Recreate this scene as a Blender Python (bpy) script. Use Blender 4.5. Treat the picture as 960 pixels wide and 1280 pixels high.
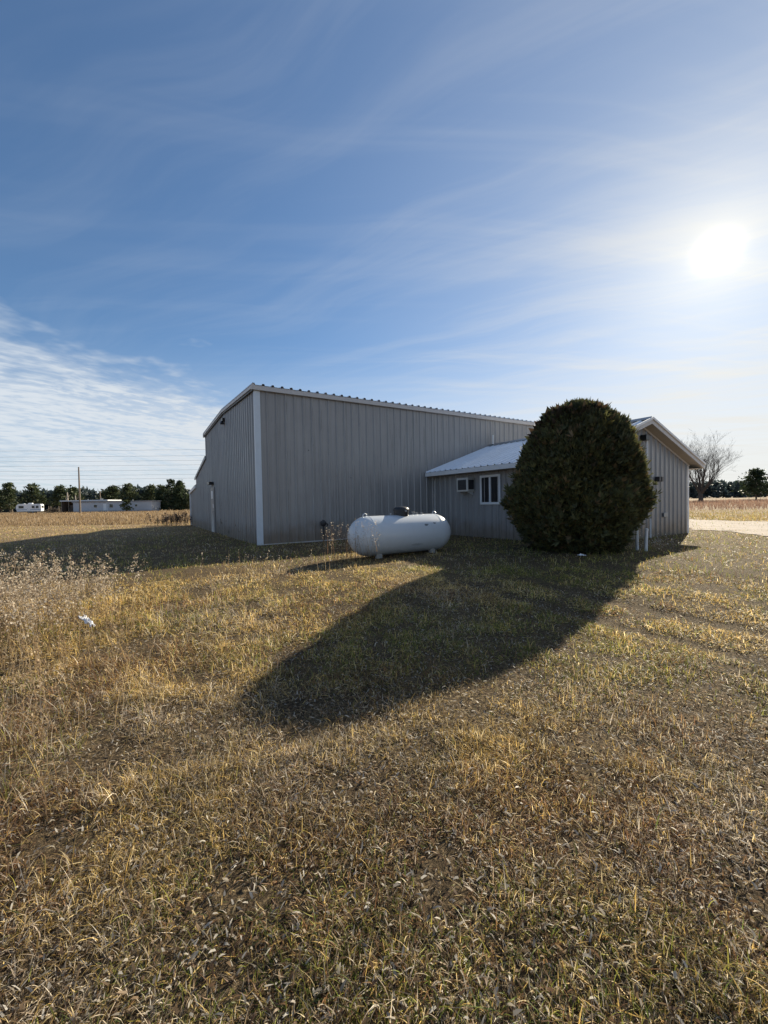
import bpy, bmesh, math, random
import numpy as np
from mathutils import Vector, Matrix, Quaternion

random.seed(7); rng = np.random.default_rng(11)
for o in list(bpy.data.objects): bpy.data.objects.remove(o)
scene = bpy.context.scene
COL = scene.collection
R = math.radians

# ------------------------------------------------------------------ camera
CAM_Z = 1.3
cd = bpy.data.cameras.new('camera'); cam = bpy.data.objects.new('camera', cd); COL.objects.link(cam)
cd.sensor_fit = 'VERTICAL'; cd.sensor_height = 24.0; cd.lens = 24.0*508.5/1280.0
cd.clip_start = 0.05; cd.clip_end = 6000
cam.location = (0, 0, CAM_Z)
cam.rotation_euler = (Matrix.Rotation(-0.0238, 3, 'X') @ Matrix.Rotation(R(90), 3, 'X') @ Matrix.Rotation(-0.018, 3, 'Z')).to_euler()
scene.camera = cam

# ------------------------------------------------------------------ light and sky
SUN_AZ, SUN_EL = R(39.3), R(24.6)
S = Vector((math.sin(SUN_AZ)*math.cos(SUN_EL), math.cos(SUN_AZ)*math.cos(SUN_EL), math.sin(SUN_EL)))
ld = bpy.data.lights.new('sun', 'SUN'); sun = bpy.data.objects.new('sun', ld); COL.objects.link(sun)
ld.energy = 5.0; ld.angle = R(0.6); ld.color = (1.0, 0.895, 0.70)
sun.rotation_euler = S.to_track_quat('Z', 'Y').to_euler(); sun.location = (60, 70, 60)
scene.view_settings.view_transform = 'Standard'; scene.view_settings.look = 'None'
scene.view_settings.exposure = 0.93; scene.view_settings.gamma = 1.0
scene.view_settings.use_curve_mapping = False
scene.cycles.max_bounces = 5; scene.cycles.diffuse_bounces = 2; scene.cycles.glossy_bounces = 2; scene.cycles.transmission_bounces = 3

class NT:
    """small helper to wire node trees"""
    def __init__(s, tree): s.t = tree; s.n = tree.nodes; s.l = tree.links
    def node(s, typ, **kw):
        nd = s.n.new(typ)
        for k, v in kw.items(): setattr(nd, k, v)
        return nd
    def put(s, sock, val):
        if hasattr(val, 'is_output') or isinstance(val, bpy.types.NodeSocket): s.l.new(val, sock)
        else:
            if hasattr(sock.default_value, '__len__') and not hasattr(val, '__len__'): val = [val]*len(sock.default_value)
            if hasattr(val, '__len__') and len(val) == 3 and len(sock.default_value) == 4: val = (*val, 1)
            sock.default_value = val
    def math(s, op, a, b=None, c=None, clamp=False):
        nd = s.node('ShaderNodeMath', operation=op, use_clamp=clamp); s.put(nd.inputs[0], a)
        if b is not None: s.put(nd.inputs[1], b)
        if c is not None: s.put(nd.inputs[2], c)
        return nd.outputs[0]
    def vmath(s, op, a, b=None):
        nd = s.node('ShaderNodeVectorMath', operation=op); s.put(nd.inputs[0], a)
        if b is not None: s.put(nd.inputs[1], b)
        return nd.outputs['Value' if op in ('DOT_PRODUCT', 'LENGTH') else 'Vector']
    def noise(s, vec, scale, detail=4, rough=.55, dist=0):
        nd = s.node('ShaderNodeTexNoise'); s.put(nd.inputs['Vector'], vec); nd.inputs['Scale'].default_value = scale
        nd.inputs['Detail'].default_value = detail; nd.inputs['Roughness'].default_value = rough; nd.inputs['Distortion'].default_value = dist
        return nd.outputs['Fac']
    def mapr(s, v, a, b, c=0., d=1., smooth=False):
        nd = s.node('ShaderNodeMapRange'); nd.interpolation_type = 'SMOOTHSTEP' if smooth else 'LINEAR'
        s.put(nd.inputs[0], v)
        for i, x in enumerate((a, b, c, d)): nd.inputs[i+1].default_value = x
        return nd.outputs[0]
    def mix(s, f, a, b, blend='MIX'):
        nd = s.node('ShaderNodeMix', data_type='RGBA', blend_type=blend); s.put(nd.inputs[0], f); s.put(nd.inputs[6], a); s.put(nd.inputs[7], b)
        return nd.outputs[2]
    def comb(s, x, y, z):
        nd = s.node('ShaderNodeCombineXYZ')
        for i, q in enumerate((x, y, z)): s.put(nd.inputs[i], q)
        return nd.outputs[0]
    def sep(s, v):
        nd = s.node('ShaderNodeSeparateXYZ'); s.put(nd.inputs[0], v); return nd.outputs
    def mapping(s, v, scale=(1, 1, 1), rot=(0, 0, 0), loc=(0, 0, 0)):
        # turn first, then stretch along the turned axes
        if any(rot):
            r0 = s.node('ShaderNodeMapping'); s.put(r0.inputs[0], v); r0.inputs['Rotation'].default_value = [-a for a in rot]; v = r0.outputs[0]
        nd = s.node('ShaderNodeMapping'); s.put(nd.inputs[0], v)
        nd.inputs['Scale'].default_value = scale; nd.inputs['Location'].default_value = loc
        return nd.outputs[0]

world = bpy.data.worlds.new('World'); scene.world = world; world.use_nodes = True
world.cycles.sampling_method = 'MANUAL'; world.cycles.sample_map_resolution = 512
W = NT(world.node_tree); W.n.clear()
sky = W.node('ShaderNodeTexSky', sky_type='NISHITA', sun_disc=False)
sky.sun_elevation = SUN_EL; sky.sun_rotation = SUN_AZ; sky.air_density = 1.0; sky.dust_density = 0.12; sky.ozone_density = 1.6; sky.altitude = 200
tc = W.node('ShaderNodeTexCoord'); D = W.vmath('NORMALIZE', tc.outputs['Generated'])
dx, dy, dz = W.sep(D)
zc = W.math('MAXIMUM', dz, 0.02)
# a point on the cloud deck seen in this direction (deck height 1)
den = W.math('ADD', zc, 0.06)
px, py = W.math('DIVIDE', dx, den), W.math('DIVIDE', dy, den)
P = W.comb(px, py, 0.0)
# long cirrus streaks, two layers at different angles
wob = W.noise(P, 0.55, 2)
Pw = W.vmath('ADD', P, W.comb(W.math('MULTIPLY', wob, 0.9), W.math('MULTIPLY', wob, 0.5), 0.0))
c1 = W.noise(W.mapping(Pw, (0.42, 2.8, 1), (0, 0, R(-27))), 1.35, 5, .62, .25)
c2 = W.noise(W.mapping(Pw, (0.4, 3.6, 1), (0, 0, R(6)), (3.1, 1.7, 0)), 1.0, 4, .6, .35)
big = W.noise(P, 0.34, 2)
cir1 = W.mapr(c1, .40, .74, 0, 1, True); cir2 = W.mapr(c2, .47, .72, 0, 1, True)
# the thin veil thickens towards the sun's side of the sky and towards the horizon
side = W.mapr(W.math('ADD', W.math('MULTIPLY', px, .55), W.math('MULTIPLY', big, 1.6)), .2, 2.3, 0.04, 1.0, True)
cir = W.math('MULTIPLY', W.math('ADD', W.math('MULTIPLY', cir1, .75), W.math('MULTIPLY', cir2, .55)), W.math('ADD', W.math('MULTIPLY', side, .80), .12), clamp=True)
# rippled cirrocumulus deck lying beyond a line to the left
edge = W.math('ADD', W.math('MULTIPLY', px, -.896), W.math('MULTIPLY', py, .445))
edge = W.math('ADD', edge, W.math('MULTIPLY', W.math('SUBTRACT', W.noise(P, 1.7, 4, .6), .5), 2.6))
deck = W.mapr(edge, 2.1, 3.0, 0, 1, True)
rip = W.noise(W.mapping(Pw, (1.0, 1.7, 1), (0, 0, R(50))), 6.5, 4, .62, .3)
rip2 = W.noise(W.mapping(P, (.7, 2.0, 1), (0, 0, R(60))), 1.2, 2, .5)
ripm = W.mapr(W.math('ADD', W.math('MULTIPLY', rip, .7), W.math('MULTIPLY', rip2, .5)), .46, .68, .45, 1.0, True)
deckm = W.math('MULTIPLY', deck, ripm)
# flat bands low over the horizon
bands = W.noise(W.comb(W.math('MULTIPLY', dx, 1.2), W.math('MULTIPLY', dy, .6), W.math('MULTIPLY', dz, 17.0)), 1.3, 3, .5)
low = W.math('MULTIPLY', W.mapr(bands, .46, .66, 0, 1, True), W.mapr(dz, .02, .26, 1, 0, True))
veil = W.math('MULTIPLY', side, .34)
cloud = W.math('MAXIMUM', W.math('MAXIMUM', W.math('ADD', W.math('MULTIPLY', cir, .54), veil), W.math('MULTIPLY', deckm, .92)), W.math('MULTIPLY', low, .62), clamp=True)
# sun seen through thin cirrus: blown disc and forward-scattered halo
ct = W.vmath('DOT_PRODUCT', D, tuple(S))
ang = W.math('MULTIPLY', W.math('ARCCOSINE', W.math('MINIMUM', ct, 0.999999)), 180/math.pi)
core = W.math('POWER', 2.718, W.math('MULTIPLY', W.math('POWER', W.math('DIVIDE', ang, 1.25), 2.0), -1.0))
h1 = W.math('POWER', 2.718, W.math('MULTIPLY', ang, -1/6.5))
h2 = W.math('POWER', 2.718, W.math('MULTIPLY', ang, -1/15.0))
SKY_STR = 0.066
skyc = W.mix(1.0, sky.outputs[0], (SKY_STR*.73, SKY_STR*.99, SKY_STR*1.19), 'MULTIPLY')
skyc = W.vmath('DIVIDE', skyc, W.vmath('ADD', W.vmath('MULTIPLY', skyc, (1.25, .95, .55)), (1.0, 1.0, 1.0)))   # tone curve compresses the sky colour, evening out the bright horizon
cl_col = W.mix(W.mapr(ang, 10, 75), (.40, .395, .38), (.385, .415, .445))
hz = W.math('MULTIPLY', W.mapr(dz, .0, .36, .85, 0, True), W.mapr(ct, -.1, .85, .25, 1.0, True))   # pale low haze, stronger on the sun's side
sunct_col = W.mix(W.mapr(ang, 15, 70), (.47, .46, .435), (.385, .415, .445))
col = W.mix(cloud, W.mix(hz, skyc, sunct_col), cl_col)
def scaled(rgb, f):
    nd = W.node('ShaderNodeVectorMath', operation='SCALE'); nd.inputs[0].default_value = rgb; W.put(nd.inputs['Scale'], f); return nd.outputs[0]
g = W.vmath('ADD', W.vmath('ADD', scaled((.70, .62, .50), core), scaled((.20, .150, .045), h1)), scaled((.115, .102, .070), h2))
col = W.vmath('ADD', col, g)
bg = W.node('ShaderNodeBackground'); W.put(bg.inputs['Color'], col); bg.inputs['Strength'].default_value = 1.0
wo = W.node('ShaderNodeOutputWorld'); W.l.new(bg.outputs[0], wo.inputs[0])

# ------------------------------------------------------------------ materials
def material(name):
    m = bpy.data.materials.new(name); m.use_nodes = True
    t = NT(m.node_tree); b = t.n['Principled BSDF']
    return m, t, b
MATS = {}
def plain(name, col, rough=.6, metal=0., var=.12, scale=6., spec=.4, bump=0.):
    """painted / raw surface with a little uneven tone"""
    if name in MATS: return MATS[name]
    m, t, b = material(name)
    geo = t.node('ShaderNodeNewGeometry'); oi = t.node('ShaderNodeObjectInfo')
    n = t.noise(geo.outputs['Position'], scale, 5, .6)
    f = t.math('ADD', t.mapr(n, .25, .75, 1-var, 1+var), t.mapr(oi.outputs['Random'], 0, 1, -var*.25, var*.25))
    c = t.node('ShaderNodeVectorMath', operation='SCALE'); c.inputs[0].default_value = col[:3]; t.put(c.inputs['Scale'], f)
    t.put(b.inputs['Base Color'], c.outputs[0])
    t.put(b.inputs['Roughness'], t.mapr(n, .3, .7, rough*.88, min(1, rough*1.12)))
    b.inputs['Metallic'].default_value = metal; b.inputs['Specular IOR Level'].default_value = spec
    if bump:
        bp = t.node('ShaderNodeBump'); bp.inputs['Strength'].default_value = bump; bp.inputs['Distance'].default_value = .01
        t.put(bp.inputs['Height'], t.noise(geo.outputs['Position'], scale*8, 4)); t.put(b.inputs['Normal'], bp.outputs[0])
    MATS[name] = m; return m
def siding_mat(name, col, dirt):
    m, t, b = material(name)
    geo = t.node('ShaderNodeNewGeometry'); oi = t.node('ShaderNodeObjectInfo')
    pos = geo.outputs['Position']
    x, y, z = t.sep(pos)
    streak = t.noise(t.mapping(pos, (5, 5, .25)), 1.6, 5, .6)
    blot = t.noise(pos, .8, 4)
    f = t.math('MULTIPLY', t.mapr(streak, .3, .7, .86, 1.10), t.mapr(blot, .3, .7, .92, 1.08))
    f = t.math('MULTIPLY', f, t.mapr(oi.outputs['Random'], 0, 1, .955, 1.045))
    c = t.node('ShaderNodeVectorMath', operation='SCALE'); c.inputs[0].default_value = col; t.put(c.inputs['Scale'], f)
    # splash dirt and rust freckles just above the soil
    sp = t.math('MULTIPLY', t.mapr(t.math('SUBTRACT', z, t.math('MULTIPLY', t.noise(pos, 2.5, 5), .9)), -.35, .35, 1, 0, True), dirt)
    cc = t.mix(sp, c.outputs[0], (.17, .12, .075))
    t.put(b.inputs['Base Color'], cc)
    t.put(b.inputs['Roughness'], t.mapr(streak, .3, .7, .24, .36)); b.inputs['Specular IOR Level'].default_value = .55
    bp = t.node('ShaderNodeBump'); bp.inputs['Strength'].default_value = .45; bp.inputs['Distance'].default_value = .02
    t.put(bp.inputs['Height'], t.noise(pos, 1.9, 3)); t.put(b.inputs['Normal'], bp.outputs[0])
    MATS[name] = m; return m
SIDING = siding_mat('taupe_siding', (.288, .277, .272), .65)
CORE = plain('wall_core', (.22, .21, .20), .8)
WHITE = plain('white_trim', (.74, .74, .74), .42, var=.07)
PALE = plain('pale_fascia', (.52, .50, .49), .45, var=.08)
CORNER = plain('corner_trim_paint', (.60, .65, .70), .42, var=.06)
SOFFIT = plain('soffit_paint', (.44, .40, .35), .55, var=.06)
ROOFM = plain('galvanized_roof', (.68, .72, .78), .32, metal=.15, var=.07, scale=2.2)
DARK = plain('dark_metal', (.035, .033, .035), .45, var=.2)
BLACK = plain('black_plastic', (.018, .018, .02), .35, var=.2)
GREYM = plain('grey_metal', (.30, .31, .32), .45, metal=.5)
WOOD = plain('weathered_wood', (.20, .16, .125), .85, var=.25, scale=9)
BARK = plain('bark', (.085, .068, .055), .9, var=.3, scale=8, bump=.4)
GREYBARK = plain('grey_bark', (.075, .064, .056), .9, var=.3, scale=5, bump=.4)
RUBBER = plain('rubber', (.02, .02, .02), .8)
GLASS = plain('window_glass', (.008, .010, .014), .06, var=.05, spec=.6)
CONC = plain('concrete', (.36, .34, .31), .9, var=.2)

def color_attr_mat(name, transl=.35, rough=.55, spec=.3, var=0.):
    """foliage: base colour from the blade's own colour, light passes through thin leaves"""
    m, t, b = material(name)
    at = t.node('ShaderNodeAttribute', attribute_name='Col')
    c = at.outputs['Color']
    t.put(b.inputs['Base Color'], c); b.inputs['Roughness'].default_value = rough; b.inputs['Specular IOR Level'].default_value = spec
    tr = t.node('ShaderNodeBsdfTranslucent'); t.put(tr.inputs['Color'], c)
    mx = t.node('ShaderNodeMixShader'); mx.inputs[0].default_value = transl
    t.l.new(b.outputs[0], mx.inputs[1]); t.l.new(tr.outputs[0], mx.inputs[2])
    t.l.new(mx.outputs[0], t.n['Material Output'].inputs['Surface'])
    MATS[name] = m; return m
GRASSM = color_attr_mat('dry_grass', .48, .50, .32)
LEAFM = color_attr_mat('foliage', .32, .55, .3)

# ------------------------------------------------------------------ helpers
def add(name, mesh, mat=None, parent=None, loc=(0, 0, 0), rot=(0, 0, 0)):
    o = bpy.data.objects.new(name, mesh); COL.objects.link(o); o.location = loc; o.rotation_euler = rot
    if parent is not None: o.parent = parent
    if mat is not None and mesh is not None and not mesh.materials: mesh.materials.append(mat)
    return o
def thing(name, label, cat, loc=(0, 0, 0), rz=0., group=None):
    o = bpy.data.objects.new(name, None); COL.objects.link(o); o.location = loc; o.rotation_euler = (0, 0, rz)
    o.empty_display_size = .2
    return tag(o, label, cat, group)
def tag(o, label, cat, group=None, kind=None):
    if label: o['label'] = label
    if cat: o['category'] = cat
    if group: o['group'] = group
    if kind: o['kind'] = kind
    return o
def structure(o, label=None, cat=None):
    o['kind'] = 'structure'
    return o
def mesh_np(name, verts, faces, cols=None, smooth=False):
    """verts (N,3), faces (M,3) or (M,4) arrays -> mesh, optional per-vertex colours"""
    me = bpy.data.meshes.new(name)
    verts = np.ascontiguousarray(verts, dtype=np.float32); faces = np.ascontiguousarray(faces, dtype=np.int32)
    k = faces.shape[1]
    me.vertices.add(len(verts)); me.vertices.foreach_set('co', verts.ravel())
    me.loops.add(faces.size); me.loops.foreach_set('vertex_index', faces.ravel())
    me.polygons.add(len(faces)); me.polygons.foreach_set('loop_start', np.arange(0, faces.size, k, dtype=np.int32))
    me.polygons.foreach_set('loop_total', np.full(len(faces), k, dtype=np.int32))
    if smooth: me.polygons.foreach_set('use_smooth', np.ones(len(faces), dtype=bool))
    if cols is not None:
        a = me.color_attributes.new('Col', 'FLOAT_COLOR', 'POINT')
        c4 = np.ones((len(verts), 4), dtype=np.float32); c4[:, :3] = cols
        a.data.foreach_set('color', c4.ravel())
    me.update(calc_edges=True); me.validate()
    return me
class MB:
    """collects simple shapes into one mesh"""
    def __init__(s): s.v = []; s.f = []
    def poly(s, pts, faces):
        n = len(s.v); s.v += [tuple(p) for p in pts]; s.f += [tuple(i+n for i in f) for f in faces]; return s
    def box(s, x0, x1, y0, y1, z0, z1):
        return s.poly([(x0, y0, z0), (x1, y0, z0), (x1, y1, z0), (x0, y1, z0), (x0, y0, z1), (x1, y0, z1), (x1, y1, z1), (x0, y1, z1)],
                      [(3, 2, 1, 0), (4, 5, 6, 7), (0, 1, 5, 4), (1, 2, 6, 5), (2, 3, 7, 6), (3, 0, 4, 7)])
    def prism(s, pts, y0, y1, axis='y'):
        """outline pts (p,q) extruded along an axis; x-z outline for axis y, y-z outline for axis x, x-y for z"""
        n = len(pts)
        mk = {'y': lambda p, q, e: (p, e, q), 'x': lambda p, q, e: (e, p, q), 'z': lambda p, q, e: (p, q, e)}[axis]
        vs = [mk(p, q, y0) for p, q in pts]+[mk(p, q, y1) for p, q in pts]
        fs = [tuple(range(n)), tuple(range(2*n-1, n-1, -1))]+[(i, i+n, (i+1) % n+n, (i+1) % n) for i in range(n)]
        return s.poly(vs, fs)
    def tube(s, pts, radii, sides=8, caps=True):
        pts = [Vector(p) for p in pts]
        if not hasattr(radii, '__len__'): radii = [radii]*len(pts)
        rings = []; prev = None
        for i, p in enumerate(pts):
            d = (pts[min(i+1, len(pts)-1)]-pts[max(i-1, 0)]).normalized()
            if prev is None: a = d.orthogonal().normalized()
            else:
                a = prev-d*prev.dot(d); a = a.normalized() if a.length > 1e-6 else d.orthogonal().normalized()
            prev = a; b = d.cross(a)
            rings.append([p+(a*math.cos(2*math.pi*k/sides)+b*math.sin(2*math.pi*k/sides))*radii[i] for k in range(sides)])
        n = len(s.v)
        for r in rings: s.v += [tuple(q) for q in r]
        for i in range(len(rings)-1):
            for k in range(sides):
                k2 = (k+1) % sides; s.f.append((n+i*sides+k, n+i*sides+k2, n+(i+1)*sides+k2, n+(i+1)*sides+k))
        if caps:
            s.f.append(tuple(n+k for k in range(sides-1, -1, -1))); m = n+(len(rings)-1)*sides; s.f.append(tuple(m+k for k in range(sides)))
        return s
    def lathe(s, prof, sides=32, axis='z', origin=(0, 0, 0)):
        """profile of (radius, height) revolved"""
        n = len(s.v); ox, oy, oz = origin
        for r, h in prof:
            for k in range(sides):
                a = 2*math.pi*k/sides; c, d = r*math.cos(a), r*math.sin(a)
                s.v.append((ox+c, oy+d, oz+h) if axis == 'z' else (ox+h, oy+c, oz+d) if axis == 'x' else (ox+c, oy+h, oz+d))
        for i in range(len(prof)-1):
            for k in range(sides):
                k2 = (k+1) % sides; s.f.append((n+i*sides+k, n+i*sides+k2, n+(i+1)*sides+k2, n+(i+1)*sides+k))
        s.f.append(tuple(n+k for k in range(sides-1, -1, -1))); m = n+(len(prof)-1)*sides; s.f.append(tuple(m+k for k in range(sides)))
        return s
    def mesh(s, name, smooth=False, bevel=0.):
        me = bpy.data.meshes.new(name); me.from_pydata(s.v, [], s.f); me.update()
        bm = bmesh.new(); bm.from_mesh(me)
        if bevel: bmesh.ops.bevel(bm, geom=list(bm.edges), offset=bevel, segments=2, affect='EDGES', profile=.6)
        bmesh.ops.recalc_face_normals(bm, faces=bm.faces); bm.to_mesh(me); bm.free()
        if smooth:
            for p in me.polygons: p.use_smooth = True
            try: me.set_sharp_from_angle(angle=R(40))
            except Exception: pass
        return me
    def build(s, name, mat, parent=None, smooth=False, bevel=0., loc=(0, 0, 0), rot=(0, 0, 0)):
        return add(name, s.mesh(name, smooth, bevel), mat, parent, loc, rot)
_tab = rng.random((256, 256))
def vnoise(x, y, seed=0):
    """smooth value noise 0..1"""
    x = np.asarray(x, float)+seed*17.3; y = np.asarray(y, float)+seed*31.7
    xi = np.floor(x).astype(int); yi = np.floor(y).astype(int); fx = x-xi; fy = y-yi
    fx = fx*fx*(3-2*fx); fy = fy*fy*(3-2*fy)
    g = lambda i, j: _tab[(xi+i) & 255, (yi+j) & 255]
    return (g(0, 0)*(1-fx)+g(1, 0)*fx)*(1-fy)+(g(0, 1)*(1-fx)+g(1, 1)*fx)*fy
def fbm(x, y, seed=0, o=3):
    s = 0; a = .5; n = 0
    for i in range(o): s = s+a*vnoise(np.asarray(x)*2**i, np.asarray(y)*2**i, seed+i); n += a; a *= .5
    return s/n
def sstep(a, b, x):
    t = np.clip((np.asarray(x, float)-a)/(b-a), 0, 1); return t*t*(3-2*t)

# ------------------------------------------------------------------ terrain
TH = 1.0152
U = np.array([math.sin(TH), math.cos(TH)]); V = np.array([math.cos(TH), -math.sin(TH)])
ORG = np.array([-3.99, 12.91]); BROT = math.atan2(U[1], U[0])
BUSH = np.array([4.50, 9.6])
def rut(x, y):
    """how much a point lies in one of the two wheel ruts (0..1)"""
    out = 0
    for (qx, qy) in ((3.25, 5.5), (2.6, 4.75)):
        d = np.abs((x-qx)*V[1]-(y-qy)*V[0]+.10*np.sin(y*1.3+qx)); al = (x-qx)*V[0]+(y-qy)*V[1]
        out = np.maximum(out, np.exp(-(d/.15)**2)*sstep(-2.5, -.5, al))
    return out
def gz(x, y):
    x = np.asarray(x, float); y = np.asarray(y, float)
    z = -(.215+.09*sstep(.6, -1.2, x))*(1-sstep(2.6, 8.6, y))
    z = z+.15*np.exp(-((x-BUSH[0])**2+(y-BUSH[1])**2)/(2*1.5**2))
    r = np.hypot(x, y)
    z = z+(fbm(x*.45, y*.45, 3, 3)-.5)*.10*sstep(60, 8, r)*(1-sstep(8, 12, y)*.6)
    z = z-.03*rut(x, y)
    return z
def in_building(x, y, m=0.):
    a = (x-ORG[0])*U[0]+(y-ORG[1])*U[1]; b = (x-ORG[0])*V[0]+(y-ORG[1])*V[1]
    return ((a > -m) & (a < 18.3+m) & (b < m) & (b > -16.8-m)) | ((a > 7.11-m) & (a < 13.62+m) & (b < 6.38+m) & (b > -.5))
DRIVE = [(11.5, 6.0), (11.9, 10), (12.15, 13), (12.55, 16.7), (13.6, 21), (14.2, 26), (13.5, 34), (17.5, 34), (17.0, 27), (17.2, 23.2), (18.9, 20.4), (21.5, 17), (24, 12), (26, 6)]
def in_drive(x, y):
    x = np.asarray(x, float)+(fbm(np.asarray(x)*1.1, np.asarray(y)*1.1, 9, 4)-.5)*1.8; ins = np.zeros(x.shape, bool); n = len(DRIVE)
    for i in range(n):
        x1, y1 = DRIVE[i]; x2, y2 = DRIVE[(i+1) % n]
        c = ((y1 > y) != (y2 > y)) & (x < (x2-x1)*(y-y1)/((y2-y1) if y2 != y1 else 1e-9)+x1); ins ^= c
    return ins

gx = np.linspace(-1, 1, 321); warp = np.sinh(gx*7.2)/math.sinh(7.2)*3200
X, Y = np.meshgrid(warp, warp+6, indexing='ij'); Z = gz(X, Y)-.0
n = len(gx); idx = np.arange(n*n).reshape(n, n)
F = np.stack([idx[:-1, :-1], idx[1:, :-1], idx[1:, 1:], idx[:-1, 1:]], -1).reshape(-1, 4)
m, t, b = material('field_soil')
geo = t.node('ShaderNodeNewGeometry'); pos = geo.outputs['Position']
n1 = t.noise(pos, .35, 5); n2 = t.noise(pos, 3.0, 6, .65); n3 = t.noise(pos, 45, 5, .7)
lawn = t.mix(t.mapr(n2, .3, .7), (.040, .029, .019), (.11, .08, .046))
lawn = t.mix(t.mapr(n3, .48, .66), lawn, (.24, .175, .10))
fld = t.mix(t.mapr(n1, .35, .65), (.28, .195, .105), (.21, .14, .09))
fld = t.mix(t.mapr(n2, .35, .65, 0, .5), fld, (.34, .25, .14))
r2 = t.vmath('LENGTH', pos)
t.put(b.inputs['Base Color'], t.mix(t.mapr(r2, 9, 30, 0, 1, True), lawn, fld)); b.inputs['Roughness'].default_value = .95
b.inputs['Specular IOR Level'].default_value = .1
bp = t.node('ShaderNodeBump'); bp.inputs['Strength'].default_value = .9; bp.inputs['Distance'].default_value = .03
t.put(bp.inputs['Height'], t.math('ADD', n3, n2)); t.put(b.inputs['Normal'], bp.outputs[0])
ground = structure(add('ground', mesh_np('ground', np.stack([X, Y, Z], -1).reshape(-1, 3), F, smooth=True), m))

# gravel yard beside the office
m, t, b = material('gravel')
geo = t.node('ShaderNodeNewGeometry'); pos = geo.outputs['Position']
vo = t.node('ShaderNodeTexVoronoi'); t.put(vo.inputs['Vector'], pos); vo.inputs['Scale'].default_value = 26
trk = t.noise(t.mapping(pos, (.16, 1.5, 1), (0, 0, R(-58))), 1.4, 5, .65)
gc = t.mix(t.mapr(trk, .38, .62), (.30, .235, .165), (.58, .50, .43))
gc = t.mix(t.mapr(t.noise(pos, 14, 4), .35, .65, 0, .6), gc, (.52, .44, .36))
t.put(b.inputs['Base Color'], t.mix(t.mapr(vo.outputs['Distance'], 0, .5, .0, .35), gc, (.25, .2, .16))); b.inputs['Roughness'].default_value = .95
bp = t.node('ShaderNodeBump'); bp.inputs['Strength'].default_value = .8; bp.inputs['Distance'].default_value = .02
t.put(bp.inputs['Height'], vo.outputs['Distance']); t.put(b.inputs['Normal'], bp.outputs[0])
xs = np.arange(10.5, 27.5, .2); ys = np.arange(5, 35, .2); GX, GY = np.meshgrid(xs, ys, indexing='ij')
mask = in_drive(GX, GY); idx = np.arange(GX.size).reshape(GX.shape)
F = np.stack([idx[:-1, :-1], idx[1:, :-1], idx[1:, 1:], idx[:-1, 1:]], -1)[mask[:-1, :-1] & mask[1:, 1:] & mask[1:, :-1] & mask[:-1, 1:]].reshape(-1, 4)
used, inv = np.unique(F, return_inverse=True)
gverts = np.stack([GX, GY, gz(GX, GY)+.018+.02*(fbm(GX*3, GY*3, 5)-.5)], -1).reshape(-1, 3)[used]
structure(add('gravel_drive', mesh_np('gravel_drive', gverts, inv.reshape(-1, 4), smooth=True), m))

# ------------------------------------------------------------------ ribbed steel panels
PITCH = .3048
def profile(width, rib=.034, top=.030, base=.086, minor=.003):
    """(s, d) outline across a ribbed sheet, d is how far it stands proud"""
    pts = []; s = 0.
    while s < width-.01:
        pts += [(s, 0), (s+(base-top)/2, rib), (s+(base+top)/2, rib), (s+base, 0)]
        g0 = s+base; gap = PITCH-base
        for q in (.34, .67):
            c = g0+gap*q; pts += [(c-.011, 0), (c, minor), (c+.011, 0)]
        s += PITCH
    pts = [p for p in pts if p[0] < width-.002]; pts.append((width, 0.0))
    return pts
PW = PITCH*3
def panel_mesh(name, fn, width=PW, **kw):
    """fn(s, d, end) -> xyz for end 0 (low) and 1 (high)"""
    pr = profile(width, **kw); vs = [fn(s, d, 0) for s, d in pr]+[fn(s, d, 1) for s, d in pr]; k = len(pr)
    me = bpy.data.meshes.new(name); me.from_pydata(vs, [], [(i, i+1, i+1+k, i+k) for i in range(k-1)]); me.update()
    return me

# ------------------------------------------------------------------ big steel building (frame: x along the front wall, y to the back)
SB = thing('steel_building', 'large taupe ribbed metal building with white corner trim behind the propane tank', 'building', (ORG[0], ORG[1], 0), BROT)
EZ, RZ, WD, LEN = 5.03, 5.24, 9.83, PW*20
LT1, LT2 = 14.03, 16.8
def roofz(y):
    return EZ-.05+(RZ-EZ)*(y/(WD/2) if y < WD/2 else (WD-y)/(WD/2))
wall = MB()
wall.prism([(.03, -.35), (WD-.03, -.35), (WD-.03, EZ-.16), (WD/2, RZ-.14), (.03, EZ-.16)], .05, LEN-.05, 'x')
wall.prism([(WD, -.35), (LT1-.03, -.35), (LT1-.03, 2.82), (WD, 3.62)], .05, LEN-.6, 'x')
wall.prism([(LT1, -.35), (LT2-.03, -.35), (LT2-.03, 2.06), (LT1, 2.36)], .05, LEN-4, 'x')
wall.build('wall_core', CORE, SB)
me = panel_mesh('siding_panel', lambda s, d, e: (s, -d, -.28 if e == 0 else EZ-.12))
for i in range(20): add('siding_panel', me, SIDING, SB, (i*PW, -.012-(i % 2)*.0025, 0))
me = panel_mesh('siding_panel', lambda s, d, e: (d, s, -.28 if e == 0 else EZ-.12))
for i in range(10): add('siding_panel', me, SIDING, SB, (LEN+.004+(i % 2)*.0025, i*PW+.1, 0))
me = panel_mesh('siding_panel', lambda s, d, e: (s, d, -.28 if e == 0 else 2.0))
for i in range(15): add('siding_panel', me, SIDING, SB, (i*PW, LT2+(i % 2)*.0025, 0))
k = 0; y = 0.
def gtop(y):
    if y < WD: return roofz(y)-.05
    if y < LT1: return 3.72-(y-WD)/(LT1-WD)*.80
    return 2.42-(y-LT1)/(LT2-LT1)*.30
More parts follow.
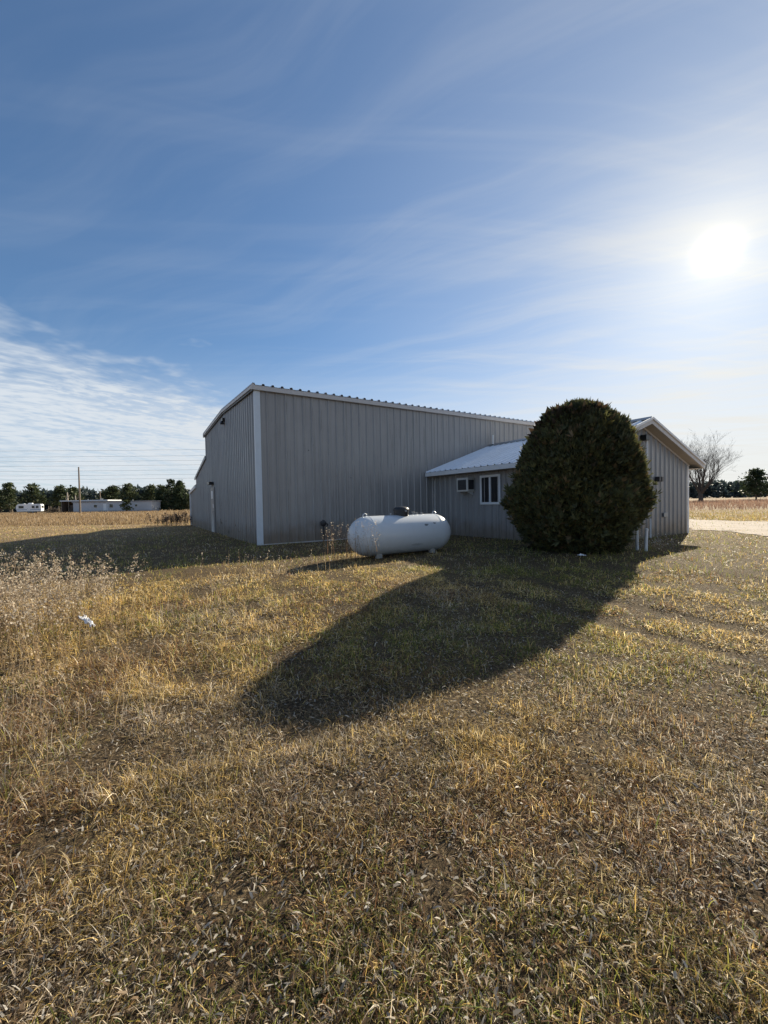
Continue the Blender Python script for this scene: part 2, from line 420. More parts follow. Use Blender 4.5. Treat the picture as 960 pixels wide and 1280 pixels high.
while y < LT2-.02:
    nxt = min(y+PW, next(c for c in (WD, LT1, LT2) if c > y+.01)); w = nxt-y; y0 = y
    me = panel_mesh('siding_panel', lambda s, d, e: (-d, s, -.28 if e == 0 else gtop(min(y0+s, nxt-.001))), w)
    add('siding_panel', me, SIDING, SB, (-.012-(k % 2)*.0025, y0, 0)); k += 1; y = nxt
# roof sheets, front and back slope and the lean-tos
def slope_panel(y0, z0, y1, z1):
    return panel_mesh('roof_panel', lambda s, d, e: (s, y0 if e == 0 else y1, (z0 if e == 0 else z1)+d), PW, rib=.055, base=.11, top=.06)
for y0, z0, y1, z1, x0, cnt in ((-.14, EZ+.01, WD/2, RZ+.02, -.14, 21), (WD+.14, EZ+.01, WD/2, RZ+.02, -.14, 21), (LT1+.12, 2.93, WD+.02, 3.83, -.1, 20), (LT2+.1, 2.18, LT1+.03, 2.50, -.1, 16)):
    me = slope_panel(y0, z0, y1, z1)
    for i in range(cnt):
        if x0+(i+1)*PW > LEN+.4: break
        add('roof_panel', me, ROOFM, SB, (x0+i*PW, 0, (i % 2)*.003))
MB().box(-.15, LEN+.15, -.125, -.035, EZ-.14, EZ+.004).build('eave_fascia', PALE, SB, bevel=.006)
MB().box(-.15, LEN+.15, WD+.035, WD+.125, EZ-.19, EZ+.004).build('eave_fascia', PALE, SB)
for (y0, z0, y1, z1) in ((-.126, EZ-.0, WD/2, RZ+.0), (WD/2, RZ+.0, WD+.126, EZ-.0)):
    MB().prism([(y0, z0-.09), (y1, z1-.09), (y1, z1+.05), (y0, z0+.05)], -.13, -.05, 'x').build('rake_trim', PALE, SB)
    MB().prism([(y0+.03, z0-.15), (y1, z1-.15), (y1, z1-.092), (y0+.03, z0-.092)], -.10, -.045, 'x').build('rake_drip_edge', DARK, SB)
MB().prism([(WD, 3.72), (LT1+.1, 2.86), (LT1+.1, 2.98), (WD, 3.88)], -.11, -.04, 'x').build('lean_to_trim', GREYM, SB)
MB().prism([(LT1, 2.36), (LT2+.1, 2.07), (LT2+.1, 2.22), (LT1, 2.55)], -.12, -.04, 'x').build('lean_to_trim', WHITE, SB)
MB().box(-.10, -.02, LT2-.06, LT2+.03, -.25, 2.1).build('downspout', WHITE, SB)
MB().prism([(-.05, -.05), (.13, -.05), (.13, -.034), (-.034, -.034), (-.034, .06), (-.05, .06)], -.12, EZ-.1, 'z').build('corner_trim', CORNER, SB)
MB().box(.135, 7.0, -.052, -.034, -.02, .035).build('base_trim', PALE, SB)
MB().box(-.06, -.034, WD-.06, WD+.03, 3.7, EZ-.12).build('corner_trim', GREYM, SB)
# side door in the gable end
dr = MB().box(-.075, -.034, 7.52, 8.52, -.05, 2.16).build('door_frame', plain('door_frame_paint', (.25, .24, .23), .5), SB)
dl = MB().box(-.088, -.076, 7.60, 8.44, .02, 2.08).build('door', plain('worn_door_paint', (.30, .285, .275), .5, var=.35, scale=3), SB)
MB().box(-.094, -.0885, 7.80, 8.24, 1.62, 2.0).build('notice', WHITE, dl)
MB().prism([(7.62, .03), (8.30, .03), (8.22, .45), (8.1, .62), (7.98, .98), (7.86, .80), (7.74, .52), (7.66, .3)], -.0925, -.0885, 'x').build('bare_patch', plain('bare_primer', (.46, .44, .41), .7, var=.25, scale=5), dl)
MB().tube([(-.09, 7.70, 1.02), (-.13, 7.70, 1.02), (-.13, 7.80, 1.02)], .014).build('door_handle', GREYM, dl)
MB().box(-.092, -.0885, 7.66, 7.86, 1.18, 1.36).build('lock_plate', WHITE, dl)
MB().box(-.26, -.05, 7.72, 8.32, 2.30, 2.42).build('door_hood', BLACK, SB)
lt = MB().box(-.14, -.03, 4.70, 4.90, 4.78, 4.90).lathe([(.05, -.02), (.09, -.13), (.07, -.15)], 10, origin=(-.13, 4.8, 4.80)).build('wall_light', BLACK, SB)
for (yy, zz, r_) in ((6.1, .52, .05), (5.55, .44, .045), (5.0, .62, .05), (6.6, .28, .06), (4.3, .40, .04), (3.2, .52, .05), (4.6, .20, .06), (2.6, .3, .03), (6.35, .66, .04)):
    MB().lathe([(r_, 0), (r_*.8, .006)], 9, 'x', (-.042, yy, zz)).build('dent', DARK, SB)
for i, (s_, zz) in enumerate(((1.72, 3.1), (3.3, 2.2), (5.2, 2.75))):
    MB().lathe([(.018, 0), (.012, .01)], 7, 'y', (s_, -.045, zz)).build('screw_cap', DARK, SB)

# ------------------------------------------------------------------ office wing (same frame)
OW = thing('office_wing', 'low taupe gabled office wing with pale metal roof behind the round evergreen', 'building', (ORG[0], ORG[1], 0), BROT)
OX0, OX1, OY = 7.11, 13.62, -6.38
OXM = (OX0+OX1)/2; OE, OR_ = 2.45, 3.74; OH = .46; RY = -6.68
wall = MB(); sl = (OR_-OE)/(OXM-OX0+OH)
wtop = lambda x: OE+sl*((x-OX0+OH) if x < OXM else (OX1+OH-x))
wall.prism([(OX0+.03, -.35), (OX1-.03, -.35), (OX1-.03, wtop(OX1)-.22), (OXM, OR_-.22), (OX0+.03, wtop(OX0)-.22)], OY+.03, -.06, 'y')
wall.build('wall_core', CORE, OW)
WT = wtop(OX0)-.16
me = panel_mesh('siding_panel', lambda s, d, e: (-d, -s, -.28 if e == 0 else WT))
for i in range(7):
    if i < 6: add('siding_panel', me, SIDING, OW, (OX0-.004-(i % 2)*.0025, -.06-i*PW, 0))
    else: add('siding_panel', panel_mesh('siding_panel', lambda s, d, e: (-d, -s, -.28 if e == 0 else WT), 6.38-.06-6*PW), SIDING, OW, (OX0-.004, -.06-i*PW, 0))
me = panel_mesh('siding_panel', lambda s, d, e: (d, -s, -.28 if e == 0 else WT))
for i in range(6): add('siding_panel', me, SIDING, OW, (OX1+.004+(i % 2)*.0025, -.06-i*PW, 0))
x = OX0; k = 0
while x < OX1-.02:
    w = min(PW, OX1-x, OXM-x if x < OXM-.02 else 9); x0 = x
    me = panel_mesh('siding_panel', lambda s, d, e: (s, -d, -.28 if e == 0 else wtop(x0+s)-.14), w)
    add('siding_panel', me, SIDING, OW, (x0, OY-.004-(k % 2)*.0025, 0)); k += 1; x += w
# roof sheets, ribs run down the slope
for side in (-1, 1):
    xe = OX0-OH if side < 0 else OX1+OH
    me = panel_mesh('roof_panel', lambda s, d, e: (xe if e == 0 else OXM, -s, (OE if e == 0 else OR_)+d), PW, rib=.040, base=.08, minor=.005)
    yy = -.02; k = 0
    while yy > RY+.02:
        w = min(PW, yy-RY)
        if w > PW-.01: mm = me
        else: mm = panel_mesh('roof_panel', lambda s, d, e: (xe if e == 0 else OXM, -s, (OE if e == 0 else OR_)+d), w, rib=.040, base=.08, minor=.005)
        add('roof_panel', mm, ROOFM, OW, (0, yy, (k % 2)*.002)); yy -= w; k += 1
    sg = 1 if side < 0 else -1
    MB().box(min(xe, xe+sg*.03), max(xe, xe+sg*.03), RY-.0, -.04, OE-.155, OE-.006).build('eave_fascia', WHITE, OW, bevel=.004)
    MB().box(min(xe+sg*.035, (OX0 if side < 0 else OX1)-sg*.03), max(xe+sg*.035, (OX0 if side < 0 else OX1)-sg*.03), RY+.05, -.04, OE-.15, OE-.135).build('soffit', SOFFIT, OW)
    # rake boards in two steps, with the sloping soffit behind them
    a0, a1 = (xe-sg*.02, OXM)
    MB().prism([(a0, OE-.15), (a1, OR_-.15), (a1, OR_+.045), (a0, OE+.045)], RY-.045, RY-.012, 'y').build('rake_trim', PALE, OW)
    MB().prism([(a0, OE-.015), (a1, OR_-.015), (a1, OR_+.055), (a0, OE+.055)], RY-.085, RY-.047, 'y').build('rake_cap', WHITE, OW)
    MB().prism([(xe+sg*.03, OE-.13), (a1, OR_-.14), (a1, OR_-.12), (xe+sg*.03, OE-.11)], RY-.01, OY-.03, 'y').build('soffit', SOFFIT, OW)
    MB().prism([(OX0+.0 if side < 0 else OX1, wtop(OX0)-.21), (a1, OR_-.21), (a1, OR_-.145), (OX0 if side < 0 else OX1, wtop(OX0)-.145)], OY-.045, OY-.028, 'y').build('frieze_trim', PALE, OW)
MB().prism([(OXM-.16, OR_-.025), (OXM, OR_+.055), (OXM+.16, OR_-.025), (OXM+.16, OR_-.005), (OXM, OR_+.08), (OXM-.16, OR_-.005)], RY-.03, -.03, 'y').build('ridge_cap', GREYM, OW)
MB().box(OX1-.09, OX1+.035, OY-.04, OY-.028, -.2, wtop(OX1)-.2).build('corner_trim', WHITE, OW)
MB().box(OX0-.035, OX0+.09, OY-.04, OY-.028, -.2, wtop(OX0)-.2).build('corner_trim', WHITE, OW)
MB().box(OX0-.042, OX0-.03, -.12, -.06, -.05, WT-.05).build('joint_trim', PALE, OW)
vp = MB().tube([(10.33, -.22, 3.55), (10.33, -.22, 4.2)], .032, 10).build('vent_pipe', WHITE, OW)
MB().lathe([(.13, 0), (.05, .09), (.035, .10)], 12, origin=(10.33, -.22, 3.70)).build('pipe_boot', DARK, OW)
# sliding window in the long wall
wn = MB(); xw = OX0-.062
for (y0, y1, z0, z1) in ((-3.58, -2.65, 2.10, 2.18), (-3.58, -2.65, 1.16, 1.24), (-3.58, -3.50, 1.24, 2.10), (-2.73, -2.65, 1.24, 2.10)):
    wn.box(xw, OX0-.024, y0, y1, z0, z1)
wn = wn.build('window', WHITE, OW, bevel=.004)
MB().box(xw+.008, OX0-.02, -3.14, -3.07, 1.24, 2.10).build('mullion', WHITE, wn)
for (y0, y1) in ((-3.50, -3.14), (-3.07, -2.73)):
    MB().box(xw+.024, xw+.030, y0, y1, 1.24, 2.10).build('pane', GLASS, wn)
MB().box(xw+.026, OX0-.022, -3.06, -3.035, 1.24, 2.1).build('sash', WHITE, wn)
# lights and outlet on the gable wall
fl = MB().box(10.30, 10.52, OY-.20, OY-.03, 3.10, 3.28).build('floodlight', BLACK, OW, bevel=.015)
MB().tube([(10.55, OY-.09, 3.14), (10.55, OY-.09, 2.40)], .045, 8).build('conduit', WHITE, OW)
MB().tube([(10.84, OY-.06, .62), (10.84, OY-.06, -.1)], .03, 8).build('conduit', WHITE, OW)
sc = MB().box(11.22, 11.33, OY-.16, OY-.03, 1.82, 1.98).box(11.38, 11.50, OY-.16, OY-.03, 1.82, 1.98).box(11.26, 11.46, OY-.06, OY-.03, 1.86, 1.94).build('wall_lamp', DARK, OW, bevel=.01)
MB().box(11.70, 11.96, OY-.09, OY-.028, .64, .78).build('outlet_box', GREYM, OW, bevel=.01)

# ------------------------------------------------------------------ small fixtures at the walls
def bl(a, y, z=0.):
    """building frame -> world"""
    p = ORG+a*U-y*V; return (float(p[0]), float(p[1]), z)
t_ = thing('air_conditioner', 'white boxed air conditioner sticking out of the office wall beside the window', 'air conditioner', bl(OX0, -2.08, 1.63), BROT)
MB().box(-.36, -.03, -.28, .30, 0, .50).build('case', plain('beige_case', (.56, .53, .48), .5), t_, bevel=.012)
gr = MB().box(-.372, -.358, -.20, .22, .07, .43).build('grille', plain('grille_grey', (.07, .07, .072), .6), t_)
for i in range(8): MB().box(-.380, -.370, -.20, .22, .085+i*.043, .10+i*.043).build('louvre', DARK, gr)
MB().box(-.33, -.07, -.291, -.279, .08, .42).build('side_vent', DARK, t_)
MB().prism([(-.34, 0.), (-.03, 0.), (-.03, -.12)], -.2, -.17, 'y').prism([(-.34, 0.), (-.03, 0.), (-.03, -.12)], .19, .22, 'y').build('bracket', WHITE, t_)
t_ = thing('gas_regulator', 'dark gas regulator on a short pipe at the foot of the big metal wall', 'gas regulator', bl(2.15, -.16, 0), BROT)
MB().tube([(0, 0, -.1), (0, 0, .56), (0, .10, .60)], .022, 8).build('pipe', DARK, t_)
MB().lathe([(.03, 0), (.10, .03), (.11, .055), (.10, .08), (.03, .11)], 16, 'y', (0, -.05, .62)).build('diaphragm', DARK, t_, smooth=True)
MB().tube([(.09, 0, .60), (.15, 0, .60), (.15, 0, .52)], .018, 8).build('vent', DARK, t_)
MB().box(-.03, .03, .06, .13, .25, .28).build('strap', GREYM, t_)

# ------------------------------------------------------------------ propane tank
m, t, b = material('tank_paint')
tcn = t.node('ShaderNodeTexCoord'); P0 = tcn.outputs['Object']
ox, oy, oz = t.sep(P0)
stn = t.noise(t.mapping(P0, (6, 6, .9)), 1.5, 5, .6)
base = t.mix(t.mapr(stn, .5, .8, 0, .22), (.56, .595, .63), (.46, .47, .47))
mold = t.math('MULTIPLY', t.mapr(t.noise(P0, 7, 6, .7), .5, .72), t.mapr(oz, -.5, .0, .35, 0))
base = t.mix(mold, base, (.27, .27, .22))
# two scuffed patches where lettering has worn off
def smudge(cx, cz, rx, rz_):
    d = t.math('ADD', t.math('POWER', t.math('DIVIDE', t.math('SUBTRACT', ox, cx), rx), 2), t.math('POWER', t.math('DIVIDE', t.math('SUBTRACT', oz, cz), rz_), 2))
    d = t.math('ADD', d, t.math('MULTIPLY', t.math('SUBTRACT', t.noise(P0, 22, 4, .7), .5), 3.0))
    return t.math('MULTIPLY', t.mapr(d, .4, 1.0, 1, 0), t.math('LESS_THAN', oy, 0))
sm = t.math('MAXIMUM', smudge(.46, .22, .07, .03), smudge(.72, .25, .05, .02)); sm = t.math('MAXIMUM', sm, t.math('MULTIPLY', smudge(.18, -.24, .2, .03), .4))
base = t.mix(sm, base, (.13, .14, .15))
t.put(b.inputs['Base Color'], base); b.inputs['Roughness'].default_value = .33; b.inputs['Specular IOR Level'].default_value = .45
TANKM = m
TR, TL = .465, 2.85
TNK = thing('propane_tank', 'white horizontal propane tank with black dome lid in front of the metal wall', 'propane tank', (.42, 9.95, -.05), BROT)
prof = []
for i in range(13):
    a = math.pi/2*i/12; prof.append((max(.004, TR*math.sin(a)), -TL/2+TR-TR*math.cos(a)))
prof += [(TR, -.5), (TR, 0), (TR, .5)]
for i in range(13):
    a = math.pi/2*(1-i/12); prof.append((max(.004, TR*math.sin(a)), TL/2-TR+TR*math.cos(a)))
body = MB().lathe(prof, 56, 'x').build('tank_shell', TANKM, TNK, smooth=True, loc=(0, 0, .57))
for sx in (-1, 1):
    c = sx*(TL/2-TR); MB().lathe([(TR-.01, c-.012), (TR+.003, c-.008), (TR+.003, c+.008), (TR-.01, c+.012)], 56, 'x').build('weld_seam', TANKM, body, smooth=True)
for sx in (-1, 1):
    for sy in (-1, 1):
        l_ = MB().prism([(sx*.78-.09, -.12), (sx*.78+.09, -.12), (sx*.78+.07, .20), (sx*.78-.07, .20)], sy*.20-.03, sy*.20+.03, 'y').build('leg', plain('leg_paint', (.34, .33, .31), .6, var=.2), TNK)
    lug = MB().tube([(sx*1.02-.05, 0, 1.02), (sx*1.02-.05, 0, 1.07), (sx*1.02, 0, 1.10), (sx*1.02+.05, 0, 1.07), (sx*1.02+.05, 0, 1.02)], .012, 6).build('lifting_lug', TANKM, TNK)
dm = MB().lathe([(.180, -.06), (.184, .12), (.182, .13)], 28, origin=(0, 0, 1.03)).build('dome_collar', BLACK, TNK, smooth=True)
ld_ = MB().lathe([(.197, .105), (.199, .135), (.18, .172), (.13, .20), (.07, .213), (.002, .216)], 28, origin=(0, 0, 1.03)).build('dome_lid', plain('lid_plastic', (.022, .022, .024), .4), TNK, smooth=True)
MB().box(-.05, .05, .185, .225, 1.12, 1.17).build('hinge', GREYM, ld_)
MB().box(-.03, .03, -.215, -.195, 1.11, 1.16).build('latch', GREYM, ld_)
for (ax, hh, rr) in ((.36, .07, .03), (.47, .05, .025), (-.30, .05, .022), (.62, .04, .03)):
    MB().lathe([(rr, -.03), (rr, hh*.6), (rr*1.4, hh*.62), (rr*1.4, hh)], 10, origin=(ax, 0, 1.035)).build('valve', GREYM, TNK)
MB().tube([(.1, .17, 1.0), (.12, .38, .86), (.14, .50, .45), (.16, .52, -.1)], .012, 6).build('gas_line', DARK, TNK)

# ------------------------------------------------------------------ foliage builders
def sprigs(cen, dirs, size, cols, width=.34, leaves=3, spread=.55, fold=.25):
    """flat fans of narrow leaf triangles: cen (N,3), dirs (N,3), size (N,)"""
    n = len(cen); d = dirs/np.linalg.norm(dirs, axis=1, keepdims=True)
    rnd = rng.normal(size=(n, 3)); s = np.cross(d, rnd); s /= np.linalg.norm(s, axis=1, keepdims=True)+1e-9
    nn = np.cross(d, s); VV, FF, CC = [], [], []; off = 0
    for k in range(leaves):
        a = (k-(leaves-1)/2)*spread+rng.normal(0, .12, n)
        dd = d*np.cos(a)[:, None]+s*np.sin(a)[:, None]+nn*(rng.normal(0, fold, n))[:, None]
        ss = np.cross(dd, nn); ss /= np.linalg.norm(ss, axis=1, keepdims=True)+1e-9
        L = size*(1-.35*np.abs(a))*rng.uniform(.75, 1.15, n); w = size*width*.5
        mid = cen+dd*(L*.5)[:, None]
        v = np.stack([cen, mid-ss*w[:, None], cen+dd*L[:, None], mid+ss*w[:, None]], 1)
        VV.append(v.reshape(-1, 3)); f = np.arange(4*n).reshape(n, 4)+off; FF.append(f); off += 4*n
        cc = cols*rng.uniform(.8, 1.2, (n, 1)); CC.append(np.repeat(cc, 4, axis=0))
    return np.concatenate(VV), np.concatenate(FF), np.concatenate(CC)
def pick(pal, n, w=None):
    pal = np.array(pal); return pal[rng.choice(len(pal), n, p=w)]*rng.uniform(.78, 1.25, (n, 1))

# round evergreen in front of the office corner
prof_z = np.array([0, .12, .42, .80, 1.08, 1.40, 1.74, 2.12, 2.69, 2.93, 3.20, 3.38, 3.55])*.955
prof_r = np.array([.90, 1.00, 1.19, 1.36, 1.45, 1.43, 1.38, 1.30, 1.11, .96, .70, .46, .12])*.975
def bush_r(z, th):
    r = np.interp(z, prof_z, prof_r)
    lob = .07*np.sin(3*th+1.3*z)+.05*np.sin(7*th-2.1*z+1)+.06*np.sin(5*th+3.3*z)
    bump = .16*np.exp(-((np.angle(np.exp(1j*(th-math.pi)))/.5)**2)-((z-1.05)/.28)**2)
    return r*(1+.55*lob*np.clip(r, .3, 1))+bump
EG = thing('evergreen_shrub', 'tall dense round dark evergreen shrub at the office corner', 'shrub', (float(BUSH[0]), float(BUSH[1]), .13))
N = 42000
z = rng.uniform(0, 3.39, N*2); acc = rng.random(N*2) < (np.interp(z, prof_z, prof_r)/1.75)*.9+.12; z = z[acc][:N]; N = len(z)
th = rng.uniform(0, 2*math.pi, N); rad = bush_r(z, th); depth = 1-np.abs(rng.normal(0, .10, N)); depth += rng.normal(0, .034, N)+.05*(rng.random(N) < .03)
lump = fbm(th*2.6+9, z*2.4, 2, 3); depth += (lump-.5)*.24
rr = rad*np.clip(depth, .55, 1.12)
cen = np.stack([rr*np.cos(th)+.025*z, rr*np.sin(th), z], 1)
slope = np.gradient(prof_r, prof_z); nz = -np.interp(z, prof_z, slope)
nrm = np.stack([np.cos(th), np.sin(th), np.clip(nz, -1.2, 2.5)], 1); nrm /= np.linalg.norm(nrm, axis=1, keepdims=True)
dirs = nrm*.7+np.array([0, 0, .95])+rng.normal(0, .36, (N, 3))
pal = [(.084, .090, .040), (.110, .112, .045), (.060, .066, .034), (.150, .135, .048), (.165, .115, .058)]
cols = pick(pal, N, [.30, .25, .20, .16, .09])*(.6+.8*fbm(th*1.8, z*1.5, 6, 2))[:, None]
VV, FF, CC = sprigs(cen, dirs, rng.uniform(.07, .155, N)*(1+.5*(rng.random(N) < .08)), cols, .22, 4, .42)
add('foliage', mesh_np('foliage', VV, FF, CC), LEAFM, EG)
# brown inner twigs fill the middle
N = 5200
z = rng.uniform(.05, 3.1, N); th = rng.uniform(0, 2*math.pi, N); rr = bush_r(z, th)*rng.uniform(.45, .82, N)
cen = np.stack([rr*np.cos(th), rr*np.sin(th), z], 1)
dirs = np.stack([np.cos(th), np.sin(th), np.full(N, .6)], 1)+rng.normal(0, .6, (N, 3))
VV, FF, CC = sprigs(cen, dirs, rng.uniform(.2, .38, N), pick([(.05, .038, .024), (.04, .042, .02), (.07, .045, .028)], N), .5, 4, .7)
add('inner_foliage', mesh_np('inner_foliage', VV, FF, CC), LEAFM, EG)
mb = MB().tube([(0, 0, -.2), (.02, .01, .5), (0, .03, 1.6), (.03, 0, 3.2)], [.13, .11, .08, .02], 8)
mb.build('trunk', BARK, EG)
mb = MB()
for i in range(70):
    a = random.uniform(0, 6.28); z0 = random.uniform(.1, 2.4); L = float(bush_r(np.array([min(z0+.5, 3.3)]), np.array([a]))[0])*.9
    mb.tube([(0, 0, z0), (L*.5*math.cos(a), L*.5*math.sin(a), z0+.25), (L*math.cos(a), L*math.sin(a), z0+.65)], [.035, .02, .006], 4, False)
mb.build('limbs', BARK, EG)

def clump_tree(name, label, loc, h, rx, kind, group=None, dens=1., pal=None, leaf=.5, trunk_r=.16, seed=1, bare=.18):
    """conifer: tapered trunk, whorls of limbs, clumps of needles on the limbs"""
    rs = np.random.default_rng(seed); rd = random.Random(seed)
    T = thing(name, label, 'tree', (loc[0], loc[1], loc[2] if len(loc) > 2 else 0.), rd.uniform(0, 6), group)
    lean = (rd.uniform(-.03, .03)*h, rd.uniform(-.03, .03)*h)
    MB().tube([(0, 0, -.3), (lean[0]*.3, lean[1]*.3, h*.35), (lean[0], lean[1], h*.97)], [trunk_r, trunk_r*.7, .02], 7).build('trunk', BARK, T)
    cens, dirs, limbs = [], [], MB(); nl = int((26 if kind == 'spruce' else 22)*dens)
    for i in range(nl):
        f = bare+(1-bare)*((i+rd.random())/nl); zz = h*f
        if kind == 'spruce': L = rx*(1-f)**.85*rd.uniform(.75, 1.15)+.12*rx*.5
        else: L = rx*(1-f)**.82*(1-.3*math.exp(-((f-.1)/.1)**2))*rd.uniform(.55, 1.2)+.12
        for k in range(4 if kind == 'spruce' else 3):
            a = rd.uniform(0, 6.283); up = (-.12 if kind == 'spruce' else rd.uniform(.1, .5))*L
            bx, by = lean[0]*f, lean[1]*f; e = (bx+L*math.cos(a), by+L*math.sin(a), zz+up)
            if k < 2: limbs.tube([(bx, by, zz), e], [trunk_r*.32*(1-f)+.02, .012], 4, False)
            m_ = int((7 if kind == 'spruce' else 9)*dens)
            for q in range(m_):
                w = rd.uniform(.3, 1.05); sp = .13*rx*(1.25-.5*w)
                cens.append((bx+(e[0]-bx)*w+rd.gauss(0, sp), by+(e[1]-by)*w+rd.gauss(0, sp), zz+up*w+rd.gauss(0, sp*.45)))
                dirs.append((math.cos(a)+rd.gauss(0, .6), math.sin(a)+rd.gauss(0, .6), rd.gauss(.25, .5)))
    cens, dirs = np.array(cens), np.array(dirs); n_ = len(cens)
    cols = pick(pal or [(.030, .050, .020), (.045, .066, .026), (.022, .036, .018), (.06, .075, .03)], n_)
    VV, FF, CC = sprigs(cens, dirs, rs.uniform(.6, 1.25, n_)*leaf, cols, .42, 4, .75, .4)
    add('crown', mesh_np('crown', VV, FF, CC), LEAFM, T); limbs.build('limbs', BARK, T)
    return T

# pines and spruces along the left horizon
PAL_P = [(.065, .088, .045), (.085, .105, .05), (.05, .068, .04), (.105, .115, .05)]
g_ = 'pines along the far edge of the field'
row = [(-152, 150, 9.3, 5.2), (-143, 152, 8.2, 4.8), (-137, 149, 10.6, 4.2), (-129, 150, 9.9, 5.5), (-121, 153, 9.4, 5.0), (-115, 151, 8.6, 4.2), (-108, 158, 7.3, 3.8),
       (-101, 152, 8.8, 4.6), (-94, 150, 9.3, 4.8), (-88, 154, 9.0, 4.6), (-82, 150, 8.7, 4.4), (-76, 152, 9.2, 4.8), (-71, 156, 8.2, 4.0), (-66, 151, 8.6, 4.2), (-163, 150, 9.8, 5.4), (-175, 152, 9.4, 5.2)]
row.sort()
words = ['leftmost', 'second', 'third', 'fourth', 'fifth', 'sixth', 'seventh', 'eighth', 'ninth', 'tenth', 'eleventh', 'twelfth', 'thirteenth', 'fourteenth', 'fifteenth', 'rightmost']
for i, (x_, y_, h_, r_) in enumerate(row):
    lab = f'{words[i]} pine{"" if i in (0, 15) else " from the left"} in the tree row behind the mobile home'
    clump_tree('pine_tree', lab, (x_, y_), h_, r_, 'pine', g_, 1.3, PAL_P, .8, .2, 30+i, .12)
PAL_S = [(.038, .060, .030), (.05, .074, .034), (.028, .045, .025), (.064, .082, .036)]
for i, (x_, y_, h_, r_, k_, lab) in enumerate([(-64.6, 117, 5.4, 1.7, 'spruce', 'narrow dark spruce at the right end of the mobile home'),
        (-62.0, 119, 9.0, 2.7, 'spruce', 'taller left one of the two pointed spruces near the metal building'), (-59.2, 118, 8.7, 2.6, 'spruce', 'right one of the two pointed spruces near the metal building'),
        (-57.0, 114, 4.6, 1.6, 'spruce', 'short cone-shaped spruce in front of the two pointed spruces'), (-55.2, 121, 7.4, 2.3, 'spruce', 'pointed spruce closest to the left corner of the metal building'),
        (-54.4, 116, 4.6, 2.1, 'pine', 'low yellowish bushy evergreen beside the left corner of the metal building'), (-60.4, 121, 6.0, 3.2, 'pine', 'dense dark pine filling the gap behind the pointed spruces')]):
    clump_tree('spruce_tree' if k_ == 'spruce' else 'pine_tree', lab, (x_, y_), h_, r_, k_, 'evergreens right of the mobile home', 1.25, PAL_S if i != 5 else [(.07, .08, .028), (.09, .09, .03)], .5, .14, 60+i, .05)
clump_tree('pine_tree', 'open dark pine standing in the field right of the bare tree', (95.2, 104), 7.8, 4.8, 'pine', None, 1.6, PAL_S, .55, .2, 91, .14)
clump_tree('juniper_shrub', 'small green conifer shrub in front of the mobile home', (-68.3, 108), 3.0, 1.8, 'pine', None, .8, [(.06, .08, .03), (.09, .10, .035)], .4, .06, 95, .05)

# far wood on the right horizon and behind the left trees
n_ = 1220; VVs, FFs, CCs = [], [], []; off = 0
fx = np.concatenate([rng.uniform(90, 460, 640), rng.uniform(-420, -180, 260), rng.uniform(-270, -52, 320)]); fy = np.concatenate([300+rng.uniform(0, 40, 640), 210+rng.uniform(0, 40, 260), 172+rng.uniform(0, 22, 320)])
fh = rng.uniform(10, 12.6, n_); fh[640:] *= .75; fh[900:] *= .92; fh *= (.85+.3*vnoise(fx*.03, fy*.01, 4))
cens = []; sz = []; dr_ = []
for x_, y_, h_ in zip(fx, fy, fh):
    k_ = 50; f_ = rng.random(k_)**.8; w_ = 3.0*(1-f_)**.6+.25; a_ = rng.uniform(0, 6.283, k_)
    cens.append(np.stack([x_+w_*np.cos(a_), y_+w_*np.sin(a_), h_*(.02+.96*f_)], 1)); dr_.append(np.stack([np.cos(a_), np.sin(a_), rng.normal(.4, .5, k_)], 1)); sz.append(rng.uniform(1.2, 2.4, k_))
cens = np.concatenate(cens); cols = pick([(.058, .080, .078), (.070, .092, .088), (.050, .068, .070)], len(cens))  # distance haze painted into the foliage as lighter, bluer colours
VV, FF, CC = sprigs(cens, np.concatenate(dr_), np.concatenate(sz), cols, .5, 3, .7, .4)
fo = add('far_woods', mesh_np('far_woods', VV, FF, CC), LEAFM); tag(fo, 'dark wood along the far horizon, distance haze painted into its bluish colour', 'woods', kind='stuff')

# bare tree on the right
BT = thing('bare_tree', 'large leafless tree with spreading limbs beyond the gravel yard', 'tree', (81.0, 104, 0))
rt = random.Random(5); trunk, limbs, twigs = MB(), MB(), MB()
trunk.tube([(0, 0, -.3), (.05, 0, .8), (0, .1, 1.9), (.1, 0, 2.6)], [.62, .5, .46, .42], 10)
def grow(p, d, L, r, lev):
    p = Vector(p); d = Vector(d).normalized(); pts = [p]; q = p; rads = [r]; n_ = 4
    for i in range(n_):
        d = (d+Vector((rt.gauss(0, .07), rt.gauss(0, .07), .06))).normalized(); q = q+d*L/n_; pts.append(q); rads.append(r*(1-.72*(i+1)/n_))
    (limbs if lev < 2 else twigs).tube(pts, rads, 6 if lev == 0 else 4 if lev == 1 else 3, False)
    if lev >= 4: return
    for k in range((7, 6, 4, 3)[lev]):
        f = rt.uniform(.25, 1.0); i = min(n_-1, int(f*n_)); b0 = pts[i].lerp(pts[i+1], f*n_-i)
        ax = d.cross(Vector((rt.gauss(0, 1), rt.gauss(0, 1), rt.gauss(0, 1)))).normalized()
        nd = Quaternion(ax, rt.uniform(.3, .65)) @ d
        grow(b0, nd, L*rt.uniform(.42, .68), max(.010, r*(1-.7*f)*.5), lev+1)
for k in range(12):
    a = k*2.4+rt.uniform(-.3, .3); tilt = rt.uniform(.15, .85) if k > 1 else .06
    grow((.1*math.cos(a), .1*math.sin(a), rt.uniform(1.4, 2.7)), (math.sin(tilt)*math.cos(a), math.sin(tilt)*math.sin(a), math.cos(tilt)), rt.uniform(6.2, 8.6)*(1.06-.22*tilt), .21, 0)
